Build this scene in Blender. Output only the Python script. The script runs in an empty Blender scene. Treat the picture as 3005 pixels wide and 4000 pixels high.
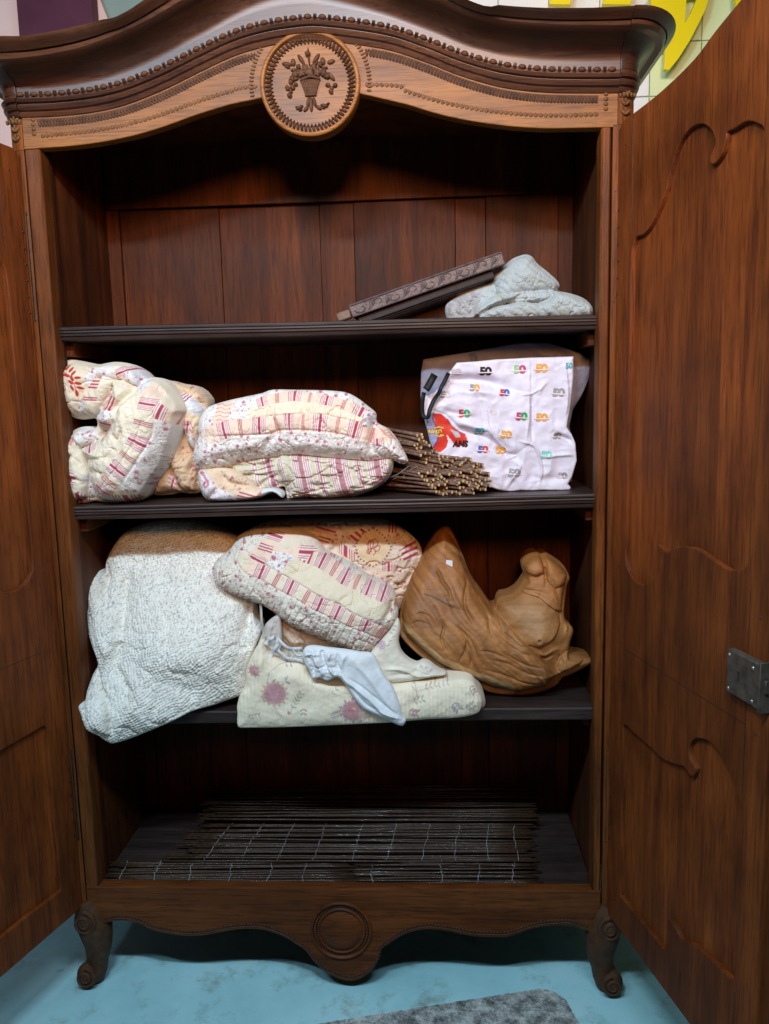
import bpy, bmesh, math, random
import numpy as np
from mathutils import Matrix, Vector

# ------------------------------------------------------------------ camera, world, lamps
SC = bpy.context.scene
COL = SC.collection
rng = random.Random(7)
NR = np.random.RandomState(11)

CF = 1770.0
CPOS = np.array([.235147, -1.852028, 1.479317])
_ya, _pi, _ro = [math.radians(v) for v in (-3.24795, 8.20002, -1.42772)]
_fw = np.array([math.sin(_ya)*math.cos(_pi), math.cos(_ya)*math.cos(_pi), -math.sin(_pi)])
_ri = np.array([math.cos(_ya), -math.sin(_ya), 0.0])
_up = np.cross(_ri, _fw)
_r2 = math.cos(_ro)*_ri + math.sin(_ro)*_up
_u2 = -math.sin(_ro)*_ri + math.cos(_ro)*_up
cam = bpy.data.cameras.new('camera')
camo = bpy.data.objects.new('camera', cam)
COL.objects.link(camo)
camo.matrix_world = Matrix(((_r2[0], _u2[0], -_fw[0], CPOS[0]), (_r2[1], _u2[1], -_fw[1], CPOS[1]),
                            (_r2[2], _u2[2], -_fw[2], CPOS[2]), (0, 0, 0, 1)))
cam.sensor_fit = 'HORIZONTAL'
cam.sensor_width = 36
cam.lens = CF/1662*36
cam.clip_start = .02
cam.clip_end = 60
SC.camera = camo

W = bpy.data.worlds.new('World')
SC.world = W
W.use_nodes = True
W.node_tree.nodes['Background'].inputs[0].default_value = (1.0, .62, .40, 1)
W.node_tree.nodes['Background'].inputs[1].default_value = .006
SC.view_settings.view_transform = 'Standard'
SC.view_settings.look = 'None'
SC.view_settings.exposure = 0.0
SC.view_settings.gamma = 1.0

def lamp(name, loc, target, size, energy, col, sy=None, spread=None):
    l = bpy.data.lights.new(name, 'AREA')
    l.energy = energy
    l.color = col
    l.shape = 'RECTANGLE' if sy else 'DISK'
    l.size = size
    if sy:
        l.size_y = sy
    if spread:
        l.spread = spread
    o = bpy.data.objects.new(name, l)
    COL.objects.link(o)
    o.location = loc
    d = Vector(target)-Vector(loc)
    o.rotation_euler = d.to_track_quat('-Z', 'Y').to_euler()
    return o

lamp('tube_lamp', (-.94, -1.52, 2.56), (-.3, .15, 1.2), .72, 17.0, (.56, .80, 1.0), sy=.07)  # unseen side tube, added for the highlight along the left of the cove
lamp('tube_lamp', (-.12, -1.52, 2.56), (-.05, .15, 1.2), .42, 32.0, (.60, .82, 1.0), sy=.07)
lamp('tube_lamp', (.60, -1.52, 2.56), (.2, .15, 1.2), .66, 16.0, (.60, .82, 1.0), sy=.07)
wl = bpy.data.lights.new('warm_spot', 'SPOT')
wl.energy = 300.0
wl.color = (1.0, .44, .14)
wl.spot_size = math.radians(52)
wl.spot_blend = 1.0
wl.shadow_soft_size = .32
wo = bpy.data.objects.new('warm_spot', wl)
COL.objects.link(wo)
wo.location = (.35, -3.0, 2.62)
wo.rotation_euler = (Vector((.15, 0, 2.12))-Vector(wo.location)).to_track_quat('-Z', 'Y').to_euler()

# ------------------------------------------------------------------ photo measuring helpers (a pixel of the photograph -> a point on a real plane)
K = 3005/1662
CR = dict(D=(0, 0, K), c1=(0, 0, .9025), c2=(1500, 0, .9055), c3=(0, 1300, .9627), c4=(1250, 900, .722), c5=(250, 2000, .6619),
          c6=(1350, 2000, .6318), c7=(300, 2900, 1.2635), c8=(2200, 2000, .9045), c9=(2200, 300, .9045), c10=(0, 400, .8591),
          c11=(0, 2200, .8143), c12=(950, 80, .3309), t1=(0, 0, .4212), t2=(2300, 0, .4242), t3=(1600, 1330, .4813),
          t4=(200, 1380, .3911), t5=(700, 1450, .5716), t6=(800, 2000, .6017))

def ray(cr, x, y):
    ox, oy, s = CR[cr]
    X = (ox+s*x)/K
    Y = (oy+s*y)/K
    return _fw*CF + _r2*(X-831) - _u2*(Y-1106)

def aty(cr, x, y, Y):
    d = ray(cr, x, y)
    p = CPOS + d*(Y-CPOS[1])/d[1]
    return (float(p[0]), float(p[1]), float(p[2]))

def xz(cr, pts, Y):
    return [(aty(cr, x, y, Y)[0], aty(cr, x, y, Y)[2]) for x, y in pts]

def xzv(cr, pts, yf):
    out_ = []
    for x, y in pts:
        Y = .08
        for _ in range(8):
            p = aty(cr, x, y, Y)
            Y = float(yf(np.array([p[0]]), np.array([p[2]]))[0])
        out_.append((p[0], p[2]))
    return out_

def atz(cr, x, y, Z):
    d = ray(cr, x, y)
    p = CPOS + d*(Z-CPOS[2])/d[2]
    return (float(p[0]), float(p[1]), float(p[2]))

# ------------------------------------------------------------------ object helpers
def tag(o, label=None, cat=None, group=None, kind=None):
    if label: o['label'] = label
    if cat: o['category'] = cat
    if group: o['group'] = group
    if kind: o['kind'] = kind
    return o

def thing(name, label, cat, loc=(0, 0, 0), rz=0, group=None, kind=None):
    o = bpy.data.objects.new(name, None)
    o.empty_display_size = .05
    COL.objects.link(o)
    o.location = loc
    o.rotation_euler = (0, 0, rz)
    return tag(o, label, cat, group, kind)

def mk(name, V, F, mat, parent=None, smooth=True, colors=None, offset=None):
    me = bpy.data.meshes.new(name)
    V = np.asarray(V, dtype=float)
    if offset is not None:
        V = V-np.array(offset)
    me.from_pydata(V.tolist(), [], F if isinstance(F, list) else F.tolist())
    if colors is not None:
        ca = me.color_attributes.new('Col', 'FLOAT_COLOR', 'POINT')
        c4 = np.ones((len(V), 4), dtype=np.float32)
        c4[:, :3] = colors
        ca.data.foreach_set('color', c4.ravel())
    if smooth:
        me.polygons.foreach_set('use_smooth', [True]*len(me.polygons))
    me.update()
    if mat: me.materials.append(mat)
    o = bpy.data.objects.new(name, me)
    COL.objects.link(o)
    if parent is not None: o.parent = parent
    return o

def link(name, me, parent=None, loc=(0, 0, 0), rot=(0, 0, 0), scale=(1, 1, 1)):
    o = bpy.data.objects.new(name, me)
    COL.objects.link(o)
    if parent is not None: o.parent = parent
    o.location = loc
    o.rotation_euler = rot
    o.scale = scale
    return o

class MB:
    """collects boxes, tubes and balls into one mesh"""
    def __init__(s):
        s.V = []
        s.F = []
    def add(s, V, F):
        b = len(s.V)
        s.V += [tuple(v) for v in V]
        s.F += [tuple(i+b for i in f) for f in F]
    def box(s, x0, x1, y0, y1, z0, z1, c=.0015):
        # chamfered box
        c = min(c, abs(x1-x0)*.3, abs(y1-y0)*.3, abs(z1-z0)*.3)
        bm = bmesh.new()
        bmesh.ops.create_cube(bm, size=1)
        for v in bm.verts:
            v.co = Vector(((x0+x1)/2+v.co.x*(x1-x0), (y0+y1)/2+v.co.y*(y1-y0), (z0+z1)/2+v.co.z*(z1-z0)))
        if c > 0:
            bmesh.ops.bevel(bm, geom=bm.edges[:], offset=c, segments=1, affect='EDGES')
        bm.verts.index_update()
        s.add([v.co[:] for v in bm.verts], [[v.index for v in f.verts] for f in bm.faces])
        bm.free()
    def tube(s, pts, rad, n=8, flat=1.0, caps=True, flatdir=None):
        pts = [Vector(p) for p in pts]
        if not hasattr(rad, '__len__'): rad = [rad]*len(pts)
        V = []
        F = []
        prev = None
        for i, p in enumerate(pts):
            t = (pts[min(i+1, len(pts)-1)]-pts[max(i-1, 0)]).normalized()
            a = prev if prev is not None else (Vector((0, 1, 0)) if abs(t.y) < .9 else Vector((1, 0, 0)))
            a = (a-t*a.dot(t)).normalized()
            prev = a
            b = t.cross(a)
            for k in range(n):
                th = 2*math.pi*k/n
                V.append(p+a*math.cos(th)*rad[i]*flat+b*math.sin(th)*rad[i])
        for i in range(len(pts)-1):
            for k in range(n):
                F.append((i*n+k, i*n+(k+1) % n, (i+1)*n+(k+1) % n, (i+1)*n+k))
        if caps:
            F.append(tuple(range(n))[::-1])
            F.append(tuple((len(pts)-1)*n+k for k in range(n)))
        s.add(V, F)
    def ball(s, c, r, nu=10, nv=6, rot=0.0):
        # r = (rx, ry, rz); rot turns it in the x-z plane
        cr, sr = math.cos(rot), math.sin(rot)
        V = []
        F = []
        for j in range(nv+1):
            ph = math.pi*j/nv-math.pi/2
            for i in range(nu):
                th = 2*math.pi*i/nu
                x = r[0]*math.cos(ph)*math.cos(th)
                y = r[1]*math.cos(ph)*math.sin(th)
                z = r[2]*math.sin(ph)
                V.append((c[0]+x*cr-z*sr, c[1]+y, c[2]+x*sr+z*cr))
        for j in range(nv):
            for i in range(nu):
                F.append((j*nu+i, j*nu+(i+1) % nu, (j+1)*nu+(i+1) % nu, (j+1)*nu+i))
        s.add(V, F)
    def build(s, name, mat, parent=None, smooth=True, off=None):
        V = s.V
        if off is not None:
            V = [(v[0]-off[0], v[1]-off[1], v[2]-off[2]) for v in V]
        o = mk(name, V, s.F, mat, parent, smooth)
        if smooth:
            m = o.data
            try:
                m.set_sharp_from_angle(angle=math.radians(40))
            except Exception:
                pass
        return o

def catmull(pts, n=8, closed=False):
    P = [np.array(p, float) for p in pts]
    out = []
    N = len(P)
    rngi = range(N) if closed else range(N-1)
    for i in rngi:
        p0 = P[(i-1) % N] if closed or i > 0 else 2*P[0]-P[1]
        p1 = P[i]
        p2 = P[(i+1) % N]
        p3 = P[(i+2) % N] if closed or i+2 < N else 2*P[-1]-P[-2]
        for k in range(n):
            t = k/n
            out.append(.5*((2*p1)+(-p0+p2)*t+(2*p0-5*p1+4*p2-p3)*t*t+(-p0+3*p1-3*p2+p3)*t**3))
    if not closed: out.append(P[-1])
    return [tuple(o) for o in out]

def plate(name, outer, holes, y0, y1, mat, parent=None, bev=.0015, off=None, bres=1):
    """flat board cut to an outline in the x-z plane, real thickness y0..y1, eased edges"""
    cu = bpy.data.curves.new('outline', 'CURVE')
    cu.dimensions = '2D'
    cu.fill_mode = 'BOTH'
    th = abs(y1-y0)
    cu.extrude = th/2-bev
    cu.bevel_depth = bev
    cu.bevel_resolution = bres
    cu.offset = -bev
    for lp in [outer]+list(holes):
        sp = cu.splines.new('POLY')
        sp.points.add(len(lp)-1)
        for i, p in enumerate(lp):
            sp.points[i].co = (p[0], p[1], 0, 1)
        sp.use_cyclic_u = True
    tmp = bpy.data.objects.new('tmp', cu)
    COL.objects.link(tmp)
    dg = bpy.context.evaluated_depsgraph_get()
    me = bpy.data.meshes.new_from_object(tmp.evaluated_get(dg))
    bpy.data.objects.remove(tmp)
    bpy.data.curves.remove(cu)
    me.name = name
    yc = (y0+y1)/2
    me.transform(Matrix(((1, 0, 0, 0), (0, 0, -1, yc), (0, 1, 0, 0), (0, 0, 0, 1))))
    if off is not None:
        me.transform(Matrix.Translation(-Vector(off)))
    me.materials.clear()
    me.materials.append(mat)
    me.polygons.foreach_set('use_smooth', [True]*len(me.polygons))
    try:
        me.set_sharp_from_angle(angle=math.radians(28))
    except Exception:
        pass
    o = bpy.data.objects.new(name, me)
    COL.objects.link(o)
    if parent is not None: o.parent = parent
    return o

# ------------------------------------------------------------------ materials
def nmat(name):
    m = bpy.data.materials.new(name)
    m.use_nodes = True
    nt = m.node_tree
    b = nt.nodes['Principled BSDF']
    return m, nt, b

def N(nt, typ, **kw):
    n = nt.nodes.new(typ)
    for k, v in kw.items():
        if k in n.inputs: n.inputs[k].default_value = v
        else: setattr(n, k, v)
    return n

def ramp(nt, stops):
    r = nt.nodes.new('ShaderNodeValToRGB')
    e = r.color_ramp.elements
    while len(e) < len(stops): e.new(.5)
    for i, (p, c) in enumerate(stops):
        e[i].position = p
        e[i].color = (*c, 1)
    return r

def wood(name, axis, dark, mid, light, rough=.42, coat=.25, seed=0.0, bump=.25, scale=1.0, spec=.22):
    m, nt, b = nmat(name)
    L = nt.links.new
    tc = N(nt, 'ShaderNodeTexCoord')
    oi = N(nt, 'ShaderNodeObjectInfo')
    add = N(nt, 'ShaderNodeVectorMath', operation='ADD')
    L(tc.outputs['Object'], add.inputs[0])
    sc_ = N(nt, 'ShaderNodeVectorMath', operation='SCALE')
    sc_.inputs['Scale'].default_value = 7.0
    cx = N(nt, 'ShaderNodeCombineXYZ')
    L(oi.outputs['Random'], cx.inputs[0]); L(oi.outputs['Random'], cx.inputs[1]); L(oi.outputs['Random'], cx.inputs[2])
    L(cx.outputs[0], sc_.inputs[0])
    L(sc_.outputs[0], add.inputs[1])
    mp = N(nt, 'ShaderNodeMapping')
    mp.inputs['Location'].default_value = (seed, seed*1.7, seed*.3)
    s = {'x': (1.3, 16, 16), 'z': (16, 16, 1.3)}[axis]
    mp.inputs['Scale'].default_value = tuple(v*scale for v in s)
    L(add.outputs[0], mp.inputs['Vector'])
    n1 = N(nt, 'ShaderNodeTexNoise', Scale=1.0, Detail=5.0, Roughness=.6, Distortion=.8)
    L(mp.outputs[0], n1.inputs['Vector'])
    mp2 = N(nt, 'ShaderNodeMapping')
    s = {'x': (12, 260, 260), 'z': (260, 260, 12)}[axis]
    mp2.inputs['Scale'].default_value = s
    L(add.outputs[0], mp2.inputs['Vector'])
    n2 = N(nt, 'ShaderNodeTexNoise', Scale=1.0, Detail=3.0, Roughness=.7)
    L(mp2.outputs[0], n2.inputs['Vector'])
    n3 = N(nt, 'ShaderNodeTexNoise', Scale=4.5, Detail=4.0, Roughness=.6)
    L(add.outputs[0], n3.inputs['Vector'])
    r1 = ramp(nt, [(.30, dark), (.52, mid), (.74, light)])
    L(n1.outputs['Fac'], r1.inputs[0])
    r2 = ramp(nt, [(.36, (.42, .38, .36)), (.52, (1, 1, 1))])
    L(n2.outputs['Fac'], r2.inputs[0])
    mx = N(nt, 'ShaderNodeMix', data_type='RGBA', blend_type='MULTIPLY')
    mx.inputs['Factor'].default_value = .8
    L(r1.outputs[0], mx.inputs['A']); L(r2.outputs[0], mx.inputs['B'])
    r3 = ramp(nt, [(.30, (.50, .44, .42)), (.48, (.92, .90, .88)), (.68, (1.22, 1.16, 1.10))])
    L(n3.outputs['Fac'], r3.inputs[0])
    mx2 = N(nt, 'ShaderNodeMix', data_type='RGBA', blend_type='MULTIPLY')
    mx2.inputs['Factor'].default_value = .75
    L(mx.outputs['Result'], mx2.inputs['A']); L(r3.outputs[0], mx2.inputs['B'])
    # small brightness difference from board to board
    hs = N(nt, 'ShaderNodeHueSaturation')
    mr = N(nt, 'ShaderNodeMapRange')
    mr.inputs['To Min'].default_value = .85
    mr.inputs['To Max'].default_value = 1.15
    L(oi.outputs['Random'], mr.inputs['Value'])
    L(mr.outputs[0], hs.inputs['Value'])
    L(mx2.outputs['Result'], hs.inputs['Color'])
    L(hs.outputs[0], b.inputs['Base Color'])
    rr = N(nt, 'ShaderNodeMapRange')
    rr.inputs['To Min'].default_value = rough-.1
    rr.inputs['To Max'].default_value = rough+.16
    L(n3.outputs['Fac'], rr.inputs['Value'])
    L(rr.outputs[0], b.inputs['Roughness'])
    b.inputs['Coat Weight'].default_value = coat
    b.inputs['Coat Roughness'].default_value = .36
    b.inputs['Specular IOR Level'].default_value = spec
    bp = N(nt, 'ShaderNodeBump', Strength=bump, Distance=.0012)
    L(n2.outputs['Fac'], bp.inputs['Height'])
    L(bp.outputs[0], b.inputs['Normal'])
    return m

def plain(name, col, rough=.6, metal=0.0, noise=.25, nscale=30, bump=.1, bscale=200, coat=0.0):
    m, nt, b = nmat(name)
    L = nt.links.new
    tc = N(nt, 'ShaderNodeTexCoord')
    n = N(nt, 'ShaderNodeTexNoise', Scale=nscale, Detail=4.0)
    L(tc.outputs['Object'], n.inputs['Vector'])
    lo = tuple(c*(1-noise) for c in col)
    hi = tuple(min(1, c*(1+noise)) for c in col)
    r = ramp(nt, [(.3, lo), (.7, hi)])
    L(n.outputs['Fac'], r.inputs[0])
    L(r.outputs[0], b.inputs['Base Color'])
    b.inputs['Roughness'].default_value = rough
    b.inputs['Metallic'].default_value = metal
    b.inputs['Coat Weight'].default_value = coat
    b.inputs['Specular IOR Level'].default_value = .3
    n2 = N(nt, 'ShaderNodeTexNoise', Scale=bscale, Detail=2.0)
    L(tc.outputs['Object'], n2.inputs['Vector'])
    bp = N(nt, 'ShaderNodeBump', Strength=bump, Distance=.002)
    L(n2.outputs['Fac'], bp.inputs['Height'])
    L(bp.outputs[0], b.inputs['Normal'])
    return m

M = {}
M['oak_x'] = wood('golden_oak', 'x', (.16, .054, .010), (.27, .098, .018), (.37, .148, .031), rough=.45, coat=.08, seed=3)
M['oak_z'] = wood('golden_oak_upright', 'z', (.095, .025, .005), (.165, .046, .008), (.235, .072, .013), rough=.5, coat=.0, seed=5)
M['corn'] = wood('polished_dark_oak', 'x', (.050, .018, .009), (.088, .031, .013), (.14, .052, .020), rough=.38, coat=.6, seed=8)
M['door_z'] = wood('door_oak', 'z', (.085, .018, .003), (.16, .036, .005), (.24, .058, .009), rough=.6, coat=.0, seed=1)
M['door_x'] = wood('door_oak_rail', 'x', (.11, .026, .0045), (.19, .048, .008), (.27, .076, .013), rough=.6, coat=.0, seed=2)
M['panel'] = wood('door_panel_wood', 'z', (.105, .022, .0035), (.19, .042, .006), (.28, .068, .011), rough=.6, coat=.0, seed=4)
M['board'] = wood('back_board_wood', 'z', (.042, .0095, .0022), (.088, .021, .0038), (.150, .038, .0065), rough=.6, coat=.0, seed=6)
M['shelf'] = wood('dark_shelf_wood', 'x', (.022, .013, .011), (.038, .023, .020), (.065, .042, .036), rough=.42, coat=.15, seed=7)
M['base_x'] = wood('base_wood', 'x', (.075, .020, .004), (.13, .034, .006), (.19, .054, .010), rough=.55, coat=.0, seed=9)
M['carve'] = plain('carved_dark_oak', (.085, .032, .012), .6, noise=.35, nscale=60, bump=.3, coat=.0)
M['carve_l'] = plain('carved_golden_oak', (.15, .062, .020), .6, noise=.35, nscale=60, bump=.3, coat=.0)
M['carve_b'] = plain('carved_base_wood', (.070, .027, .010), .65, noise=.3, nscale=60, bump=.3)
M['iron'] = plain('old_steel', (.085, .062, .045), .6, metal=.3, noise=.4, nscale=50, bump=.25)
M['hinge'] = plain('dark_hinge_iron', (.035, .03, .025), .5, metal=.6, noise=.4, nscale=80)
M['screw'] = plain('screw_steel', (.7, .68, .66), .3, metal=1.0)

# ------------------------------------------------------------------ room
def floor_mat():
    m, nt, b = nmat('blue_painted_concrete')
    L = nt.links.new
    tc = N(nt, 'ShaderNodeTexCoord')
    n = N(nt, 'ShaderNodeTexNoise', Scale=3.0, Detail=6.0, Roughness=.6)
    L(tc.outputs['Object'], n.inputs['Vector'])
    r = ramp(nt, [(.30, (.32, .60, .63)), (.55, (.44, .75, .78)), (.75, (.58, .80, .80))])
    L(n.outputs['Fac'], r.inputs[0])
    n2 = N(nt, 'ShaderNodeTexNoise', Scale=7.0, Detail=9.0, Roughness=.75)
    L(tc.outputs['Object'], n2.inputs['Vector'])
    r2 = ramp(nt, [(.53, (0, 0, 0)), (.70, (1, 1, 1))])
    L(n2.outputs['Fac'], r2.inputs[0])
    mx = N(nt, 'ShaderNodeMix', data_type='RGBA')
    mx.inputs['B'].default_value = (.27, .35, .30, 1)
    L(r2.outputs[0], mx.inputs['Factor'])
    L(r.outputs[0], mx.inputs['A'])
    L(mx.outputs['Result'], b.inputs['Base Color'])
    b.inputs['Roughness'].default_value = .35
    n3 = N(nt, 'ShaderNodeTexNoise', Scale=60.0, Detail=3.0)
    L(tc.outputs['Object'], n3.inputs['Vector'])
    bp = N(nt, 'ShaderNodeBump', Strength=.2, Distance=.003)
    L(n3.outputs['Fac'], bp.inputs['Height'])
    L(bp.outputs[0], b.inputs['Normal'])
    return m
mb = MB(); mb.box(-3.2, 3.2, -3.6, 1.02, -.1, 0, 0)
tag(mb.build('floor', floor_mat(), smooth=False), 'blue painted concrete floor with faint stains', kind='structure')
M['cream'] = plain('cream_wall_paint', (.88, .62, .56), .8, noise=.08, nscale=3, bump=.1)
M['ivory'] = plain('ivory_wall_tile', (.88, .90, .86), .35, noise=.05, nscale=4, bump=.03, bscale=20)
M['lime'] = plain('pale_green_wall_tile', (.74, .84, .46), .4, noise=.07, nscale=4, bump=.03, bscale=20)
M['grout'] = plain('grout', (.72, .76, .58), .9)
WY = .80
mb = MB(); mb.box(-3.2, 3.2, WY+.012, WY+.2, 0, 3.2, 0)
wall = tag(mb.build('wall', M['grout'], smooth=False), kind='structure')
# upper right: glazed tiles, each laid singly
tx0, tz0 = aty('t2', 560, 885, WY)[0], aty('t2', 560, 885, WY)[2]
ts = .15
tm = {}
for c_ in ('ivory', 'lime'):
    q = MB(); q.box(-ts/2+.0012, ts/2-.0012, 0, .012, -ts/2+.0012, ts/2-.0012, .0015)
    o = q.build('tile', M[c_], wall); tm[c_] = o.data
    bpy.data.objects.remove(o)
for i in range(-6, 8):
    for j in range(-3, 4):
        cc = 'ivory' if i < 0 else 'lime'
        link('tile', tm[cc], wall, (tx0+(i+.5)*ts, WY, tz0+(j+.5)*ts))
mb = MB(); mb.box(-3.2, tx0-6*ts-.002, WY, WY+.012, .0, 3.2, 0)
mb.build('plaster', M['cream'], wall, smooth=False)
# purple pillar, slanting pale lath and grey green panel, upper left
M['purple'] = plain('purple_paint', (.085, .020, .042), .6, noise=.15, nscale=12)
M['pink'] = plain('pale_pink_board', (.70, .50, .44), .7, noise=.06, nscale=4)
M['glassy'] = plain('grey_green_paint', (.24, .33, .29), .5, noise=.1, nscale=6)
pl = aty('t1', 165, 200, .70); pr = aty('t1', 868, 150, .70)
mb = MB(); mb.box(pl[0], pr[0], .70, .78, 0, 3.0, .003)
mb.build('pillar', M['purple']); o = bpy.data.objects['pillar']
tag(o, 'dark purple painted pillar behind the upper left of the wardrobe', 'pillar')
a = xz('t1', [(868, -60), (905, -60), (1010, 200), (868, 300)], .74)
o = plate('slanting_board', a, [], .74, .765, M['pink'], bev=.001)
tag(o, 'narrow pale pink slanting board right beside the purple pillar', 'board')
a = xz('t1', [(905, -60), (1600, -60), (1600, 260), (1020, 260), (1010, 200)], .77)
o = plate('wall_panel', a, [], .775, .795, M['glassy'], bev=.001)
tag(o, 'grey green wall panel behind the top left curve of the cornice', 'panel')
# yellow letters of a sign on the tiled wall
M['yellow'] = plain('yellow_sign_paint', (.92, .74, .008), .4, noise=.05, nscale=5, bump=.02)
SY = .735
oa = xz('t2', [(560, -60), (600, 120), (640, 420), (712, 400), (700, 632), (742, 642), (830, 535), (935, 370), (1020, 205), (1085, 70), (1115, -60), (1150, -220), (620, -220)], SY)
ho = xz('t2', [(902, 10), (888, 208), (945, 110), (1010, -40), (1000, -80), (910, -60)], SY)
o = plate('sign_letter', oa, [ho], SY, SY+.022, M['yellow'], bev=.001)
tag(o, 'large yellow sign letter with triangular hole beside the cornice end', 'sign letter', 'yellow sign letters on the tiled wall')
oa = xz('t2', [(1362, 80), (1432, 20), (1520, -100), (1380, -200), (1350, -80)], SY)
o = plate('sign_letter', oa, [], SY, SY+.022, M['yellow'], bev=.001)
tag(o, 'tip of a yellow sign letter just above the right door', 'sign letter', 'yellow sign letters on the tiled wall')
for (x0, x1, lab) in ((715, 805, 'sliver of yellow sign letter farther left above the cornice'), (945, 1065, 'sliver of yellow sign letter nearer the cornice end')):
    oa = xz('c2', [(x0, 16), (x1, 18), (x1+20, -120), (x0+30, -120)], SY)
    o = plate('sign_letter', oa, [], SY, SY+.022, M['yellow'], bev=.001)
    tag(o, lab, 'sign letter', 'yellow sign letters on the tiled wall')
# mat
M['mat'] = None
def mat_mat():
    m, nt, b = nmat('worn_grey_mat')
    L = nt.links.new
    tc = N(nt, 'ShaderNodeTexCoord')
    n = N(nt, 'ShaderNodeTexNoise', Scale=26.0, Detail=8.0, Roughness=.8)
    L(tc.outputs['Object'], n.inputs['Vector'])
    r = ramp(nt, [(.38, (.08, .08, .075)), (.48, (.28, .28, .26)), (.60, (.62, .61, .57))])
    L(n.outputs['Fac'], r.inputs[0])
    L(r.outputs[0], b.inputs['Base Color'])
    b.inputs['Roughness'].default_value = .95
    n2 = N(nt, 'ShaderNodeTexNoise', Scale=220.0, Detail=2.0)
    L(tc.outputs['Object'], n2.inputs['Vector'])
    bp = N(nt, 'ShaderNodeBump', Strength=.9, Distance=.004)
    L(n2.outputs['Fac'], bp.inputs['Height'])
    L(bp.outputs[0], b.inputs['Normal'])
    return m
MM = mat_mat()
A_ = np.array(atz('c7', 760, 868, .008)[:2]); B_ = np.array(atz('c7', 1400, 766, .008)[:2])
ux = (B_-A_)/np.linalg.norm(B_-A_); uy = np.array([ux[1], -ux[0]])
C_ = np.array(atz('c7', 1500, 775, .008)[:2])
Lw = (C_-A_) @ ux
cs = []
for (a_, b_) in [(-.5, 0), (Lw-.05, 0), (Lw-.02, .012), (Lw, .045), (Lw+.01, .7), (-.5, .7)]:
    p = A_+ux*a_+uy*b_
    cs.append((p[0], p[1]))
rj = random.Random(31)
cs2 = []
for i_, p in enumerate(cs):
    q_ = cs[(i_+1) % len(cs)]
    nn_ = max(1, int(math.hypot(q_[0]-p[0], q_[1]-p[1])/.006))
    for k in range(nn_):
        t_ = k/nn_
        cs2.append((p[0]+(q_[0]-p[0])*t_+rj.uniform(-.0014, .0014), p[1]+(q_[1]-p[1])*t_+rj.uniform(-.0014, .0014)))
cs = cs2
n_ = len(cs)
V = [(x, y, .001) for x, y in cs]+[(x, y, .008) for x, y in cs]
F = [tuple(range(n_, 2*n_))]+[(i, (i+1) % n_, n_+(i+1) % n_, n_+i) for i in range(n_)]
o = mk('floor_mat', V, F, MM, smooth=False)
tag(o, 'worn mottled grey mat lying on the blue floor before the wardrobe', 'mat')

# ------------------------------------------------------------------ the wardrobe
WD = thing('wardrobe', 'large carved antique oak wardrobe with arched top standing open', 'wardrobe', (0, 0, 0))
XI = .61        # half the opening
XO = .684       # half the body
DEP = .41
# frieze board with its round medallion
fl = xz('c1', [(120, 645), (250, 636), (400, 620), (560, 590), (700, 550), (850, 496), (1000, 450)], 0)
fr_ = xz('c2', [(100, 450), (250, 495), (400, 525), (560, 545), (720, 553), (965, 548)], 0)
mc = (-.006, 2.1375); mr_ = .1075
arcs = []
a0 = math.radians(192); a1 = math.radians(348)
for k in range(41):
    t = a0+(a1-a0)*k/40
    arcs.append((mc[0]+mr_*math.cos(t), mc[1]+mr_*math.sin(t)))
low = [(-.644, fl[0][1])]+catmull(fl, 4)+arcs+catmull(fr_, 4)+[(.644, fr_[-1][1])]
# rope line A
ropeL = xz('c1', [(55, 412), (230, 405), (400, 385), (540, 350), (700, 285), (850, 210), (1000, 140), (1130, 100), (1260, 78), (1390, 72)], -.02)
ropeR = xz('c2', [(0, 108), (180, 165), (300, 213), (420, 252), (540, 280), (700, 297), (900, 300), (1020, 299)], -.02)
def interp_curve(pts):
    pts = sorted(pts)
    X = np.array([p[0] for p in pts]); Z = np.array([p[1] for p in pts])
    cm = catmull([(p[0], p[1]) for p in pts], 8)
    X = np.array([p[0] for p in cm]); Z = np.array([p[1] for p in cm])
    return lambda x: float(np.interp(x, X, Z))
fA = interp_curve(ropeL+ropeR)
fB0 = interp_curve(xz('c1', [(-60, 285), (100, 275), (250, 255), (400, 220), (600, 140), (730, 72), (840, 10)], -.075)
                  + [(-.03, 2.352)] + xz('c2', [(180, -2), (350, 70), (450, 98), (550, 118), (750, 132), (1000, 135)], -.075))
fC0 = interp_curve(xz('c1', [(-100, 152), (0, 150), (115, 148), (300, 115), (450, 78), (570, 32)], -.135)
                  + [(-.03, 2.40)] + xz('c2', [(350, -8), (500, 18), (700, 30), (900, 29)], -.135))
fB, fC = fB0, fC0
up = [(x, fA(x)+.01) for x in np.linspace(.644, -.644, 60)]
o = plate('frieze', low+up, [], 0, .03, M['oak_x'], WD, bev=.002)

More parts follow.
